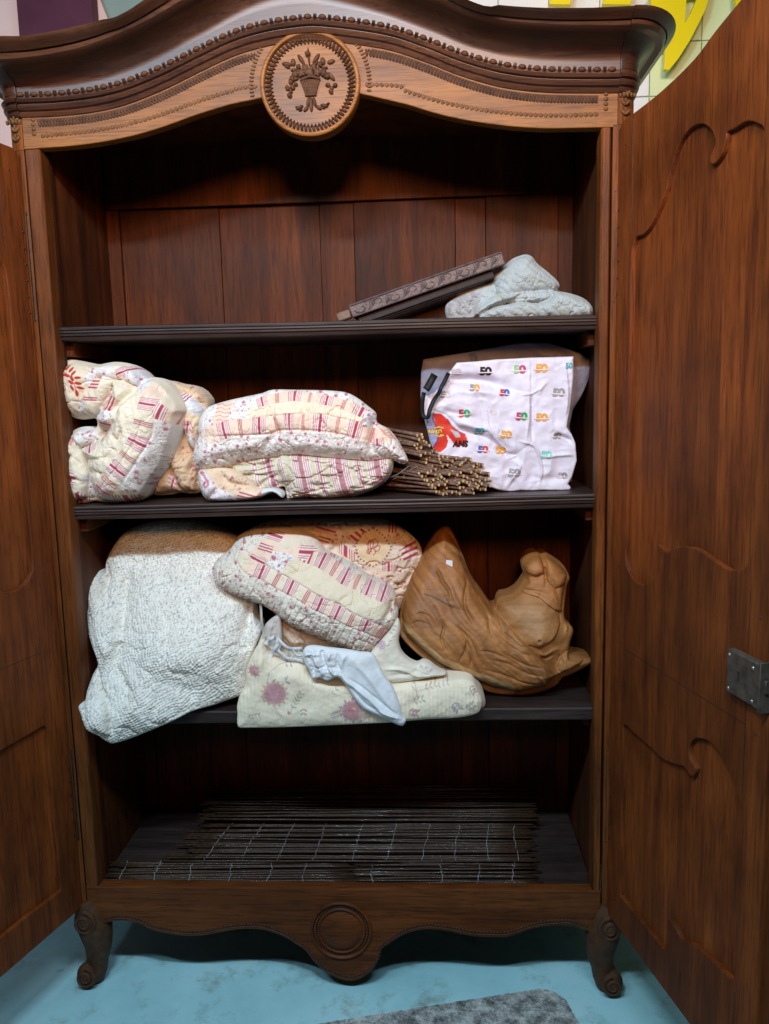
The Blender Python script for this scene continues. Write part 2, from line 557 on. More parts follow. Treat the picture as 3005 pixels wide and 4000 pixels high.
# body outline in plan: front, rounded corner, side
def plan(xa, xb, sides=True, r=.035, n=90):
    P = []
    xs = np.linspace(xa, xb, n)
    for x in xs: P.append((x, 0.0, 0.0, -1.0))
    return P
def corner_plan(s, x_in, r=.04, back=.45):
    P = [(x, 0.0, 0.0, -1.0) for x in np.linspace(x_in, XO-r, 5)]
    for k in range(1, 11):
        t = math.pi/2*k/10
        P.append((XO-r+r*math.sin(t), r-r*math.cos(t), .55*math.sin(t), -math.cos(t)))
    for y in np.linspace(r+.02, back, 10): P.append((XO, y, .55, 0.0))
    P = [(s*x, y, s*nx, ny) for x, y, nx, ny in P]
    return P if s > 0 else P[::-1]
def sweep(name, P, prof, mat, parent, proud=0.0, closed=False):
    """prof: list of (out, zfun) with zfun(x)->z"""
    V = []; n = len(prof)
    for (x, y, nx, ny) in P:
        xe = max(-.66, min(.66, x))
        for (o_, zf) in prof:
            V.append((x+nx*(o_+proud), y+ny*(o_+proud), zf(xe)))
    F = []
    for i in range(len(P)-1):
        for k in range(n-1 if not closed else n):
            k2 = (k+1) % n
            F.append((i*n+k, (i+1)*n+k, (i+1)*n+k2, i*n+k2))
    F.append(tuple(range(n))); F.append(tuple((len(P)-1)*n+k for k in range(n))[::-1])
    o = mk(name, V, F, mat, parent)
    try: o.data.set_sharp_from_angle(angle=math.radians(35))
    except Exception: pass
    return o
def zA(d): return lambda x: fA(x)+d
def zmix(t, d=0.0): return lambda x: fA(x)*(1-t)+fB(x)*t+d
def zB(d): return lambda x: fB(x)+d
def zBC(t, d=0.0): return lambda x: fB(x)*(1-t)+fC(x)*t+d
mold_prof = [(-.002, zA(-.040)), (.004, zA(-.039)), (.007, zA(-.034)), (.004, zA(-.030)), (.005, zA(-.028)), (.012, zA(-.027)), (.0155, zA(-.022)), (.013, zA(-.017)), (.010, zA(-.016)), (.010, zA(-.015)),
             (.018, zA(-.013)), (.021, zA(-.009)), (.018, zA(-.006)), (.012, zA(-.005)), (.010, zA(.006)), (.0, zA(.008)), (-.002, zA(.008))]
cove_prof = [(-.002, zA(.002)), (.012, zA(.003)), (.0124, zmix(.16)), (.0129, zmix(.32)), (.0134, zmix(.48)), (.0175, zmix(.60)), (.031, zmix(.78)), (.052, zmix(.93)), (.066, zmix(1.0)), (.066, zB(.012)), (-.002, zB(.012))]
corn_prof = [(-.002, zB(.001)), (.072, zB(.0)), (.092, zB(-.002)), (.100, zB(.002)), (.103, zB(.008)), (.100, zB(.013)), (.103, zB(.0145)),
             (.108, zBC(.42)), (.116, zBC(.56)), (.126, zBC(.70)), (.133, zBC(.84)), (.135, zBC(.94)), (.132, zBC(1.0, -.001)), (.126, zBC(1.0, .002)), (.04, zBC(1.0, .004)), (-.002, zBC(1.0, .004))]
JX = .645; gp = .0012
for nm, prof, mt in (('neck_moulding', mold_prof, M['corn']), ('cove', cove_prof, M['corn']), ('cornice', corn_prof, M['corn'])):
    sweep(nm, plan(-JX+gp, JX-gp), prof, mt, WD, closed=True)
    sweep(nm, corner_plan(1, JX+gp), prof, mt, WD, proud=.004, closed=True)
    sweep(nm, corner_plan(-1, JX+gp), prof, mt, WD, proud=.004, closed=True)
# roof board closing the top behind the cornice
V = []; F = []
xs = np.linspace(-XO, XO, 60)
for x in xs:
    xe = max(-.66, min(.66, x))
    V += [(x, .003, fC(xe)-.004), (x, .445, fC(xe)-.004), (x, .445, fC(xe)-.02), (x, .003, fC(xe)-.02)]
for i in range(59):
    for k in range(4):
        F.append((i*4+k, i*4+(k+1) % 4, (i+1)*4+(k+1) % 4, (i+1)*4+k))
mk('roof_board', V, F, M['corn'], WD)

# bead and reel carving along rope line
def along(f, x0, x1, step):
    x = x0; out = []
    while x < x1:
        z = f(x); d = (f(x+.004)-f(x-.004))/.008
        out.append((x, z, math.atan(d)))
        x += step/math.hypot(1, d)
    return out
mb = MB()
for i, (x, z, a) in enumerate(along(fA, -.637, .64, .0155)):
    if i % 2 == 0:
        mb.ball((x, -.0125, z+.0035), (.0085, .006, .0052), 10, 6, a)
    else:
        for k in (-1, 0, 1):
            mb.ball((x+k*.0024*math.cos(a), -.0125, z+.0035+k*.0024*math.sin(a)), (.0010, .006, .0064), 8, 6, a)
tag(mb.build('bead_carving', M['carve'], WD), kind='stuff')
# leaf border under the neck moulding
mb = MB()
ftop = lambda x: fA(x)-.052
def in_med(x, z, m=.112): return (x-mc[0])**2+(z-mc[1])**2 < m*m
for (x, z, a) in along(ftop, -.605, .60, .0072):
    if in_med(x, z, .130): continue
    mb.ball((x, -.0005, z), (.0030, .0036, .0085), 8, 5, a+.35)
    mb.ball((x+.003, -.0005, z+.004), (.0018, .0028, .004), 6, 4, a-.4)
tag(mb.build('leaf_border', M['carve'], WD), kind='stuff')
for xa, xb in ((-.607, -.139), (.127, .602)):
    mb = MB(); mb.tube([(x, .0002, ftop(x)+.001) for x in np.linspace(xa, xb, 60)], .0088, 8, flat=.12); mb.build('border_strip', M['carve'], WD)
# small bead border above the lower edge
flow = interp_curve(fl+xz('c1', [(1110, 430)], 0)+xz('c2', [(10, 422)], 0)+fr_+[(-.62, fl[0][1]-.001)])
mb = MB()
for (x, z, a) in along(lambda x: flow(x)+.026, -.60, .60, .0105):
    if in_med(x, z, .118): continue
    mb.ball((x, .0, z), (.0036, .0026, .0050), 8, 5, a+.3)
    mb.ball((x+.0048, .0, z), (.0012, .002, .0042), 6, 4, a)
for s in (-1, 1):
    xx = s*.618
    for z in np.arange(2.062, 2.105, .0098):
        mb.ball((xx, -.0005, z), (.0052, .0036, .0042), 8, 5)
# side runs round the medallion
for s in (-1, 1):
    for k in range(14):
        t = math.radians(-8+k*3.4+ (0 if s > 0 else 0))
        mb.ball((mc[0]+s*.127*math.cos(t), -.0005, mc[1]+.127*math.sin(t)), (.0055, .0034, .0026), 8, 5, s*t)
tag(mb.build('bead_border', M['carve_l'], WD), kind='stuff')
# medallion: rim, ring of leaves, basket of flowers
MD = None
V = []; F = []
prof = [(.1070, -.001), (.1072, -.006), (.1055, -.009), (.1000, -.0095), (.0985, -.008), (.0972, -.003), (.0975, .004), (.106, .004)]
nn = 96; kp = len(prof)
for i in range(nn):
    t = 2*math.pi*i/nn
    for (r, y) in prof: V.append((mc[0]+r*math.cos(t), y, mc[1]+r*math.sin(t)))
for i in range(nn):
    for k in range(kp): F.append((i*kp+k, i*kp+(k+1) % kp, ((i+1) % nn)*kp+(k+1) % kp, ((i+1) % nn)*kp+k))
med = mk('medallion', V, F, M['oak_x'], WD)
mb = MB()
for i in range(66):
    t = 2*math.pi*i/66
    for (r, w, q) in ((.0905, .0034, .0078),):
        mb.ball((mc[0]+r*math.cos(t), -.001, mc[1]+r*math.sin(t)), (q, .0055, w), 8, 6, t+.25)
    t += math.pi/66
    mb.ball((mc[0]+.0835*math.cos(t), -.001, mc[1]+.0835*math.sin(t)), (.004, .0040, .0018), 6, 4, t-.3)
tag(mb.build('leaf_ring', M['carve'], med), kind='stuff')
def mpt(x, y): # point on the medallion from the close-up
    return (mc[0]+(x-790)*.000180, mc[1]-(y-765)*.000180)
mb = MB()
# basket: flutes flaring upwards, band, and foot leaves
for k in range(9):
    u = (k-4)/4
    t0 = mpt(790+u*105, 715+abs(u)*10); t1 = mpt(795+u*60, 880)
    mb.tube([(t0[0], -.003, t0[1]), ((t0[0]+t1[0])/2+u*-.001, -.005, (t0[1]+t1[1])/2), (t1[0], -.003, t1[1])], [.0024, .0022, .0016], 8)
p0 = mpt(672, 720); p1 = mpt(790, 690); p2 = mpt(915, 718)
mb.tube([(p[0], -.007, p[1]) for p in catmull([p0, p1, p2], 6)], .0022, 8)
p0 = mpt(712, 805); p2 = mpt(868, 805)
mb.tube([(p0[0], -.006, p0[1]), (p2[0], -.006, p2[1])], .0014, 8)
p0 = mpt(725, 888); p2 = mpt(862, 888)
mb.tube([(p0[0], -.004, p0[1]), (p2[0], -.004, p2[1])], .0022, 8)
def leaf(x0, y0, x1, y1, w, h=.005):
    a_ = mpt(x0, y0); b_ = mpt(x1, y1)
    L_ = math.hypot(b_[0]-a_[0], b_[1]-a_[1])
    mb.ball(((a_[0]+b_[0])/2, -.0015, (a_[1]+b_[1])/2), (L_/2, h, w*.00018), 10, 6, math.atan2(b_[1]-a_[1], b_[0]-a_[0]))
for a_ in [(790, 900, 795, 1080, 24), (770, 900, 745, 1030, 20), (820, 900, 850, 1030, 20), (760, 1010, 700, 1070, 22), (700, 1000, 610, 1040, 22), (660, 1030, 600, 1010, 14),
           (850, 1010, 920, 1055, 22), (900, 1000, 1000, 1025, 22), (970, 1010, 1015, 980, 14), (640, 1060, 690, 1040, 12), (960, 1045, 920, 1030, 12),
           (790, 570, 778, 350, 12), (775, 450, 775, 400, 28), (730, 540, 655, 430, 24), (830, 540, 915, 430, 24), (740, 580, 700, 500, 15), (850, 590, 890, 500, 15),
           (580, 545, 460, 520, 26), (600, 560, 595, 470, 30), (640, 600, 560, 600, 20), (560, 580, 490, 545, 16), (960, 560, 940, 470, 30), (1000, 540, 1095, 515, 26), (930, 600, 1010, 590, 18),
           (600, 650, 545, 760, 34), (660, 690, 560, 700, 30), (1000, 640, 1085, 740, 24), (940, 680, 1040, 700, 30),
           (500, 780, 540, 820, 30), (560, 760, 600, 820, 30), (520, 850, 560, 910, 30), (600, 740, 640, 780, 22), (1060, 780, 1110, 800, 28), (980, 790, 1030, 780, 26), (1015, 830, 1055, 890, 26), (540, 820, 570, 860, 24), (1030, 800, 1060, 840, 24)]:
    leaf(*a_)
rr = random.Random(4)
for (x, y, r) in [(690, 640, 46), (790, 640, 50), (880, 640, 46), (740, 590, 38), (840, 580, 38), (620, 650, 36), (955, 650, 38), (580, 700, 28), (1000, 690, 26), (660, 570, 26), (920, 560, 26), (775, 430, 30)]:
    p = mpt(x, y)
    mb.ball((p[0], -.003, p[1]), (r*.00018, .0065, r*.00018), 12, 8)
    for k in range(6):
        t = k*math.pi/3+rr.random()
        mb.ball((p[0]+math.cos(t)*r*.00013, -.0065, p[1]+math.sin(t)*r*.00013), (r*.00009, .0025, r*.00006), 8, 5, t)
for (x, y, r) in [(515, 790, 26), (585, 800, 26), (540, 880, 28), (1090, 790, 26), (1035, 855, 28), (990, 785, 20)]:
    p = mpt(x, y)
    mb.ball((p[0], -.002, p[1]), (r*.00018, .006, r*.00018), 10, 6)
mb.build('flower_basket', M['carve'], med)

# corner blocks carved with leaves, and the long corner posts
for s in (1, -1):
    P = corner_plan(s, .6445)
    zt = fA(.66)-.038
    sweep('corner_block', P, [(-.012, lambda x: 2.03), (.001, lambda x: 2.03), (.001, lambda x: zt), (-.012, lambda x: zt)], M['oak_z'], WD, proud=.0, closed=True)
    mb = MB()
    for k in range(3):
        zc = 2.05+k*.019
        for q in (-1, 1):
            mb.ball((s*(.659+q*.004), -.001, zc+.003), (.0085, .0048, .0038), 8, 6, q*s*.7)
        mb.ball((s*.659, -.002, zc+.008), (.003, .005, .006), 8, 6)
    for q in range(5):
        mb.ball((s*(.6475+q*.0075), -.002+ (.004 if q > 3 else 0), zt-.006), (.0032, .0045, .0052), 8, 6, .2)
    mb.build('rosette', M['carve_l'], WD)
    # post
    x0 = .632 if s > 0 else .646
    P = corner_plan(s, x0+.002)
    sweep('corner_post', P, [(-.014, lambda x: .215), (0, lambda x: .215), (0, lambda x: 2.0295), (-.014, lambda x: 2.0295)], M['oak_z'], WD, closed=True)
    # inner strip of the post: rebate with moulded edge
    o1, o2 = sorted((s*XI, s*(x0-.001)))
    mb = MB(); mb.box(o1, o2, .002, .05, .262, 2.034, .004)
    mb.build('door_stop', M['oak_z'], WD)
    o1, o2 = sorted((s*(XI+.002), s*(x0+.001)))
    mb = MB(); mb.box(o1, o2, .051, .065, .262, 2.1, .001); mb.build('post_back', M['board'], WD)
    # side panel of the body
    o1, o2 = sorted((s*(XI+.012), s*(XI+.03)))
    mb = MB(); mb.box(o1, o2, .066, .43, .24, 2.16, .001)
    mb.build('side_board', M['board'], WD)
# seam strip in frieze ends
# back boards laid side by side
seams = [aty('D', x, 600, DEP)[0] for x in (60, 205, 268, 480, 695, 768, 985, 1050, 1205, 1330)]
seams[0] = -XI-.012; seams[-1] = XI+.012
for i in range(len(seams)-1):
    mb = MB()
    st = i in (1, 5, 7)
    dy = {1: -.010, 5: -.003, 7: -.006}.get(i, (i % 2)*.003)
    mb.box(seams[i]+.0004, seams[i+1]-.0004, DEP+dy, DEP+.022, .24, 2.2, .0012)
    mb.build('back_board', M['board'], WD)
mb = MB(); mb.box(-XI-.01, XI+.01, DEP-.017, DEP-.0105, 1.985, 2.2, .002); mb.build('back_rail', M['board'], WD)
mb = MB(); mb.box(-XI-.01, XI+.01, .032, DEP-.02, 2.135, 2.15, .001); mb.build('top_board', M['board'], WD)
mb = MB(); mb.box(-XI-.01, XI+.01, .434, .444, .24, 2.30, .001); mb.build('light_leak_cover', M['board'], WD)  # added cover behind the boards, out of view, keeps light from leaking in
# shelves
def shelf(z, slope, th, grooved, name='shelf', y0=.03):
    if grooved:
        pr = [(y0+.004, 0), (y0+.001, -.0015), (y0, -.004), (y0, -.0075), (y0+.003, -.0085), (y0+.003, -.0095), (y0, -.0105), (y0-.001, -.0135), (y0+.003, -.0145), (y0+.003, -.0155), (y0, -.0165), (y0, -.0205), (y0+.004, -.0215), (y0+.005, -.0235), (y0+.003, -.025), (y0+.004, -th+.002), (y0+.006, -th), (.404, -th), (.404, 0)]
    else:
        pr = [(y0+.003, 0), (y0, -.003), (y0, -th+.003), (y0+.002, -th), (.404, -th), (.404, 0)]
    V = []; F = []
    xs = np.linspace(-XI-.009, XI+.009, 24); n = len(pr)
    for x in xs:
        wob = .0006*math.sin(x*9+z*7)
        for (y, dz) in pr: V.append((x, y, z+dz+slope*x+wob))
    for i in range(len(xs)-1):
        for k in range(n): F.append((i*n+k, i*n+(k+1) % n, (i+1)*n+(k+1) % n, (i+1)*n+k))
    F.append(tuple(range(n))[::-1]); F.append(tuple((len(xs)-1)*n+k for k in range(n)))
    o = mk(name, V, F, M['shelf'], WD, smooth=False)
    return o
Z1, Z2, Z3 = 1.646, 1.2376, .728
S1, S2, S3 = -.0066, .006, .008
shelf(Z1, S1, .031, True); shelf(Z2, S2, .033, True); shelf(Z3, S3, .030, False, y0=.022)
# the shelf cleats
for (z, sl, th) in ((Z1, S1, .031), (Z2, S2, .033), (Z3, S3, .03)):
    for s in (-1, 1):
        o1, o2 = sorted((s*(XI+.011), s*(XI-.012)))
        mb = MB(); zz = z-th+sl*s*XI
        mb.box(o1, o2, .07, .40, zz-.035, zz-.0008, .002)
        mb.build('cleat', M['board'], WD)
# bottom
ZB = .266
mb = MB(); mb.box(-XI-.008, XI+.008, .031, .408, ZB-.018, ZB, .001)
mb.build('bottom_board', M['shelf'], WD)
ap = xz('c7', [(60, 575), (95, 557), (150, 553), (200, 565), (225, 580), (280, 592), (340, 600), (400, 597), (460, 585), (520, 578), (580, 582), (640, 603), (672, 622), (700, 640), (712, 652), (735, 682), (770, 712), (810, 732), (850, 740), (885, 728), (915, 705), (930, 680), (940, 645), (960, 628), (1010, 597), (1060, 582), (1100, 580), (1160, 588), (1220, 600), (1270, 603), (1330, 603), (1375, 590), (1420, 575), (1480, 568), (1530, 568), (1580, 585)], 0)
ap = [(-.643, ap[0][1]-.004)]+catmull(ap, 4)+[(.631, ap[-1][1]-.004), (.631, .278), (-.643, .278)]
plate('apron', ap, [], 0, .030, M['base_x'], WD, bev=.003)
fap = interp_curve([p for p in ap[1:-3]])
for cr_, pts_k in (('c1', [(700, 306), (800, 304), (930, 301), (1050, 297), (1118, 296)]), ('c2', [(75, 283), (160, 280), (300, 276)])):
    mb = MB(); mb.tube([(p[0], .0003, p[1]) for p in catmull(xz(cr_, pts_k, 0), 5)], .00055, 5); mb.build('crack', M['hinge'], WD)
mb = MB()
for (x, z, a) in along(lambda x: fap(x)+.014, -.60, .60, .0085):
    mc2 = ((aty('c7', 818, 580, 0)[0]), aty('c7', 818, 580, 0)[2])
    if (x-mc2[0])**2+(z-mc2[1])**2 < .078**2: continue
    mb.ball((x, .001, z), (.0036, .0038, .0036), 6, 5, a)
    mb.ball((x+.004, .001, z), (.0012, .0026, .0042), 6, 4, a)
# line below
x_ = [(x, -.0005, fap(x)+.008) for x in np.linspace(-.61, .60, 150)]
mb.tube(x_, .0016, 6)
tag(mb.build('apron_border', M['carve_b'], WD), kind='stuff')
mc2 = (aty('c7', 818, 580, 0)[0], aty('c7', 818, 580, 0)[2])
V = []; F = []
prof = [(.000, -.010), (.030, -.0095), (.050, -.006), (.053, -.002), (.0555, -.006), (.0575, -.007), (.0595, -.006), (.061, .0), (.069, .0), (.0705, -.006), (.073, -.0075), (.0755, -.006), (.077, .001)]
kp = len(prof); nn = 72
for i in range(nn):
    t = 2*math.pi*i/nn
    for (r, y) in prof: V.append((mc2[0]+r*math.cos(t), y, mc2[1]+r*math.sin(t)))
for i in range(nn):
    for k in range(kp-1): F.append((i*kp+k, i*kp+k+1, ((i+1) % nn)*kp+k+1, ((i+1) % nn)*kp+k))
am = mk('apron_medallion', V, F, M['base_x'], WD)
mb = MB()
for i in range(64):
    t = 2*math.pi*i/64
    mb.ball((mc2[0]+.065*math.cos(t), -.001, mc2[1]+.065*math.sin(t)), (.0035, .0045, .0026), 6, 5, t+.3)
tag(mb.build('bead_ring', M['carve_b'], am), kind='stuff')
# scroll feet
def foot(s, xs_, front=True):
    mb = MB()
    yb = .022 if front else .41
    # sturdy curved leg
    c = [(xs_(.66), .235), (xs_(.652), .20), (xs_(.644), .15), (xs_(.640), .105), (xs_(.645), .065), (xs_(.652), .038), (xs_(.655), .012)]
    r = [.030, .040, .042, .034, .027, .030, .024]
    cc = catmull([(a, b) for a, b in c], 5)
    ri_ = np.interp(np.linspace(0, 6, len(cc)), range(7), r)
    mb.tube([(p[0], yb, p[1]) for p in cc], list(ri_), 16, flat=1.0)
    if front:
        for (cx_, cz_, R0, dirn) in ((xs_(.656), .186, .030, s), (xs_(.664), .036, .026, s)):
            pts = []
            for k in range(34):
                t = k/33
                a_ = t*3.6*math.pi*dirn + math.pi/2
                R = R0*(1-t*.82)
                pts.append((cx_+R*math.cos(a_), yb-.036-.008*t, cz_+R*math.sin(a_)))
            mb.tube(pts, [.0055*(1-.35*k/33) for k in range(34)], 8)
            mb.ball((cx_, yb-.018, cz_), (R0+.002, .026, R0+.002), 20, 10)
    mb.build('foot', M['carve_b'], WD)
foot(1, lambda v: v-.004); foot(-1, lambda v: -v+.008)
foot(1, lambda v: v-.004, False); foot(-1, lambda v: -v+.008, False)

# ------------------------------------------------------------------ doors
def dpt(cr, x, y, s, ang, H):
    a = math.radians(ang)
    dr = np.array([-math.cos(a)*s, -math.sin(a), 0]); n = np.array([dr[1], -dr[0], 0])
    d = ray(cr, x, y); t = ((H-CPOS) @ n)/(d @ n); p = CPOS+d*t
    return (float((p-H) @ dr), float(p[2]))
HR = np.array([.646, -.006, 0]); HL = np.array([-.656, -.006, 0]); AR, AL = 104, 107
def dr_(cr, pts): return [dpt(cr, x, y, 1, AR, HR) for x, y in pts]
ptop = dr_('c9', [(310, 700), (345, 680), (375, 645), (410, 575), (440, 500), (470, 380), (500, 290), (545, 225), (590, 203), (625, 215), (650, 250), (655, 290), (638, 335), (632, 360), (645, 377), (668, 358), (690, 320), (705, 262), (708, 238), (740, 222), (790, 192), (835, 200), (870, 240)])
pbot = dr_('c9', [(735, 2130), (700, 2120), (640, 2080), (570, 2036), (510, 2028), (470, 2040), (450, 2056), (425, 2030), (402, 2018)])
up_panel = catmull([(.062, 1.60), (.062, 1.74)]+ptop+[(.492, 1.80), (.497, 1.70), (.497, 1.3), (.490, 1.19)]+pbot+dr_('c9', [(430, 2090), (400, 2160), (345, 2195), (300, 2165), (272, 2100)])+[(.058, 1.17), (.061, 1.30)], 5, True)
lo_panel = catmull([(.062, .33), (.062, .50), (.062, .68)]+dr_('c8', [(262, 922), (300, 950), (380, 1020), (430, 1068), (490, 1092), (520, 1100), (545, 1135), (560, 1142), (572, 1110), (550, 1070), (543, 1020), (560, 985), (590, 978), (640, 1000), (690, 1070)])+[(.49, .76), (.497, .70), (.497, .55), (.494, .43)]+dr_('c8', [(700, 1992), (640, 1935), (560, 1865), (510, 1845), (480, 1790), (455, 1760), (452, 1800), (462, 1860), (440, 1888), (425, 1878), (330, 1760)])+[(.075, .309)], 5, True)
arch = [(0, 2.030), (.063, 2.032), (.17, 2.037), (.279, 2.052), (.343, 2.073), (.411, 2.091), (.48, 2.107), (.555, 2.116)]
arch = catmull(arch, 4)
def door(s, ang, H, label):
    a = math.radians(ang)
    e = thing('door', None, None, (float(H[0]), float(H[1]), 0))
    e.parent = WD
    dr = (-math.cos(a)*s, -math.sin(a))
    e.rotation_euler = (0, 0, math.atan2(dr[1], dr[0]))
    t = 1 if s > 0 else -1      # thickness goes away from the middle
    WDT = .555
    outer = [(0, .222)]+[(0, 2.02)]+arch[1:]+[(WDT, .222)]
    ya, yb = sorted((0, t*.026))
    plate('door_frame', outer, [up_panel, lo_panel], ya, yb, M['door_z'], e, bev=.0026, bres=2)
    ya, yb = sorted((t*.0105, t*.0185))
    def box_around(pn):
        X = [p[0] for p in pn]; Z = [p[1] for p in pn]
        return min(X)-.008, max(X)+.008, min(Z)-.006, max(Z)+.006
    for pn in (up_panel, lo_panel):
        x0, x1, z0, z1 = box_around(pn)
        # panel glued up from three boards
        cuts = [x0, x0+(x1-x0)*.36, x0+(x1-x0)*.71, x1]
        for q in range(3):
            mb = MB(); mb.box(cuts[q]+.00005, cuts[q+1]-.00005, ya, yb, z0, z1, .0002)
            mb.build('panel_board', M['panel'], e)
    for (xa, za, xb, zb_) in ((.060, .76, .060, 1.10), (.497, .78, .497, 1.14), (.060, 1.80, .060, 2.02), (.060, .225, .060, .30), (.062, .905, .496, .905), (.497, .225, .497, .40)):
        mb = MB(); mb.tube([(xa, -t*.0001, za), (xb, -t*.0001, zb_)], .00055, 5); mb.build('joint', M['hinge'], e)
    # rebated meeting edge
    ya, yb = sorted((t*.012, t*.0265))
    mb = MB(); mb.box(WDT+.0005, WDT+.022, ya, yb, .235, 2.10, .002)
    mb.build('meeting_edge', M['door_z'], e)
    # moulded hinge edge
    mb = MB(); mb.tube([(-.002, t*.012, .224), (-.002, t*.012, 2.018)], .0115, 14)
    mb.build('hinge_edge', M['door_z'], e)
    # hinges
    for z in (1.78, .52):
        mb = MB()
        mb.tube([(-.011, -t*.003, z-.11), (-.011, -t*.003, z+.11)], .0042, 10)
        mb.ball((-.011, -t*.003, z+.115), (.0045, .0045, .008)); mb.ball((-.011, -t*.003, z-.115), (.0045, .0045, .008))
        hg = mb.build('hinge', M['hinge'], e)
        for k in range(6):
            mb = MB(); mb.ball((.004, -t*.0008, z-.1+k*.035), (.0028, .0016, .0028), 8, 4)
            mb.build('nail', M['hinge'], hg)
    # pegs in the joints, joint lines of the rails
    for (x, z) in ((.03, 1.98), (.03, 1.09), (.03, .90), (.03, .27), (.525, 1.10), (.525, .90), (.525, .28), (.525, 2.03)):
        mb = MB(); mb.ball((x, -t*.0002, z), (.0035, .0012, .0035), 8, 4)
        mb.build('peg', M['carve_b'], e)
    return e
dR = door(1, AR, HR, 'right')
dL = door(-1, AL, HL, 'left')
# lock case on the right door
lk = [dpt('c8', x, y, 1, AR, HR) for x, y in ((745, 580), (868, 635), (842, 820), (745, 760))]
x0 = lk[0][0]; x1 = .556; z0 = .953; z1 = 1.031
mb = MB(); mb.box(x0, x1-.004, -.016, -.0004, z0, z1, .0025)
lock = mb.build('lock', M['iron'], dR)
mb = MB(); mb.box(x1-.004, x1+.006, -.012, -.005, z0+.030, z0+.052, .001); mb.build('bolt', M['iron'], lock)
mb = MB(); mb.ball((x0+.034, -.0158, z0+.044), (.004, .0008, .004), 12, 6); mb.box(x0+.0325, x0+.0355, -.0166, -.0158, z0+.030, z0+.043, .0002); mb.build('keyhole', M['hinge'], lock)
mb = MB(); mb.box(x1-.0035, x1+.002, -.020, .004, z0-.004, z1+.004, .001)
mb.box(x1-.016, x1-.0045, -.0175, -.0165, z0+.002, z1-.002, .0003)
mb.build('lock_plate', M['iron'], lock)
mb = MB()
for (x, z) in ((x0+.008, z0+.009), (x0+.008, z1-.009), (x1-.022, z0+.009), (x1-.022, z1-.012)):
    mb = MB(); mb.ball((x, -.0165, z), (.0032, .0015, .0032), 10, 5); mb.build('screw', M['screw'], lock)

# ================================================================== soft things on the shelves
def inpoly(x, z, poly):
    P = np.asarray(poly); n = len(P)
    res = np.zeros(x.shape, bool)
    j = n-1
    for i in range(n):
        xi, zi = P[i]; xj, zj = P[j]
        c = ((zi > z) != (zj > z))
        with np.errstate(divide='ignore', invalid='ignore'):
            xx = (xj-xi)*(z-zi)/((zj-zi) if zj != zi else 1e-12)+xi
        res ^= c & (x < xx)
        j = i
    return res

def pdist(x, z, pts, closed=False, arc=False):
    """distance to a polyline; with arc also the arc length and the side"""
    P = np.asarray(pts, float)
    n = len(P)
    best = np.full(x.shape, 1e9); bu = np.zeros(x.shape); bs = np.zeros(x.shape); px_ = np.zeros(x.shape); pz_ = np.zeros(x.shape)
    acc = 0.0
    for i in range(n if closed else n-1):
        a = P[i]; b = P[(i+1) % n]
        d = b-a; L = math.hypot(d[0], d[1])+1e-12
        t = np.clip(((x-a[0])*d[0]+(z-a[1])*d[1])/(L*L), 0, 1)
        qx = a[0]+t*d[0]; qz = a[1]+t*d[1]
        dd = np.hypot(x-qx, z-qz)
        m = dd < best
        best = np.where(m, dd, best)
        px_ = np.where(m, qx, px_); pz_ = np.where(m, qz, pz_)
        if arc:
            bu = np.where(m, acc+t*L, bu)
            bs = np.where(m, np.sign(d[0]*(z-a[1])-d[1]*(x-a[0])), bs)
        acc += L
    if arc: return best, bu, bs
    return best, px_, pz_

_tab = NR.rand(256, 256)
def vn(x, z, s, seed=0):
    X = x*s+seed*17.31+1000; Z = z*s+seed*7.77+1000
    i = np.floor(X).astype(int); j = np.floor(Z).astype(int)
    fx = X-i; fz = Z-j
    fx = fx*fx*(3-2*fx); fz = fz*fz*(3-2*fz)
    g = lambda a, b: _tab[a % 256, b % 256]
    return (g(i, j)*(1-fx)+g(i+1, j)*fx)*(1-fz)+(g(i, j+1)*(1-fx)+g(i+1, j+1)*fx)*fz-.5
def fbm(x, z, s, seed=0, o=4):
    r = 0; a = 1.0
    for k in range(o):
        r = r+a*vn(x, z, s, seed+k*3); s *= 2.03; a *= .5
    return r
def dome(d, r):
    t = np.clip(d/r, 0, 1)
    return np.sqrt(np.clip(1-(1-t)**2, 0, 1))
def gauss(d, r): return np.exp(-(d/r)**2)
def sstep(v): v = np.clip(v, 0, 1); return v*v*(3-2*v)
def layer(x, z, poly, h, r):
    """a raised lobe: height h inside poly, rounded over r towards its edge"""
    ins = inpoly(x, z, poly)
    d = pdist(x, z, poly, True)[0]
    return np.where(ins, h*dome(d, r), 0.0)
def soft(x, z, poly, h, r):
    ins = inpoly(x, z, poly)
    return np.where(ins, h*sstep(pdist(x, z, poly, True)[0]/r), 0.0)
def wr(x, z, sc, seed, amp, w=.05):
    return -amp*np.exp(-(fbm(x, z, sc, seed, 3)/w)**2)*(.4+1.2*np.clip(vn(x, z, sc*.6, seed+50)+.4, 0, 1))
def stroke(x, z, pts, w, h):
    d = pdist(x, z, catmull(pts, 4) if len(pts) > 2 else pts)[0]
    # fade at both ends
    P = np.asarray(pts)
    e = np.minimum(np.hypot(x-P[0][0], z-P[0][1]), np.hypot(x-P[-1][0], z-P[-1][1]))
    L = np.sum(np.hypot(*(P[1:]-P[:-1]).T))
    return h*gauss(d, w)*(.25+.75*sstep(e/(L*.25)))

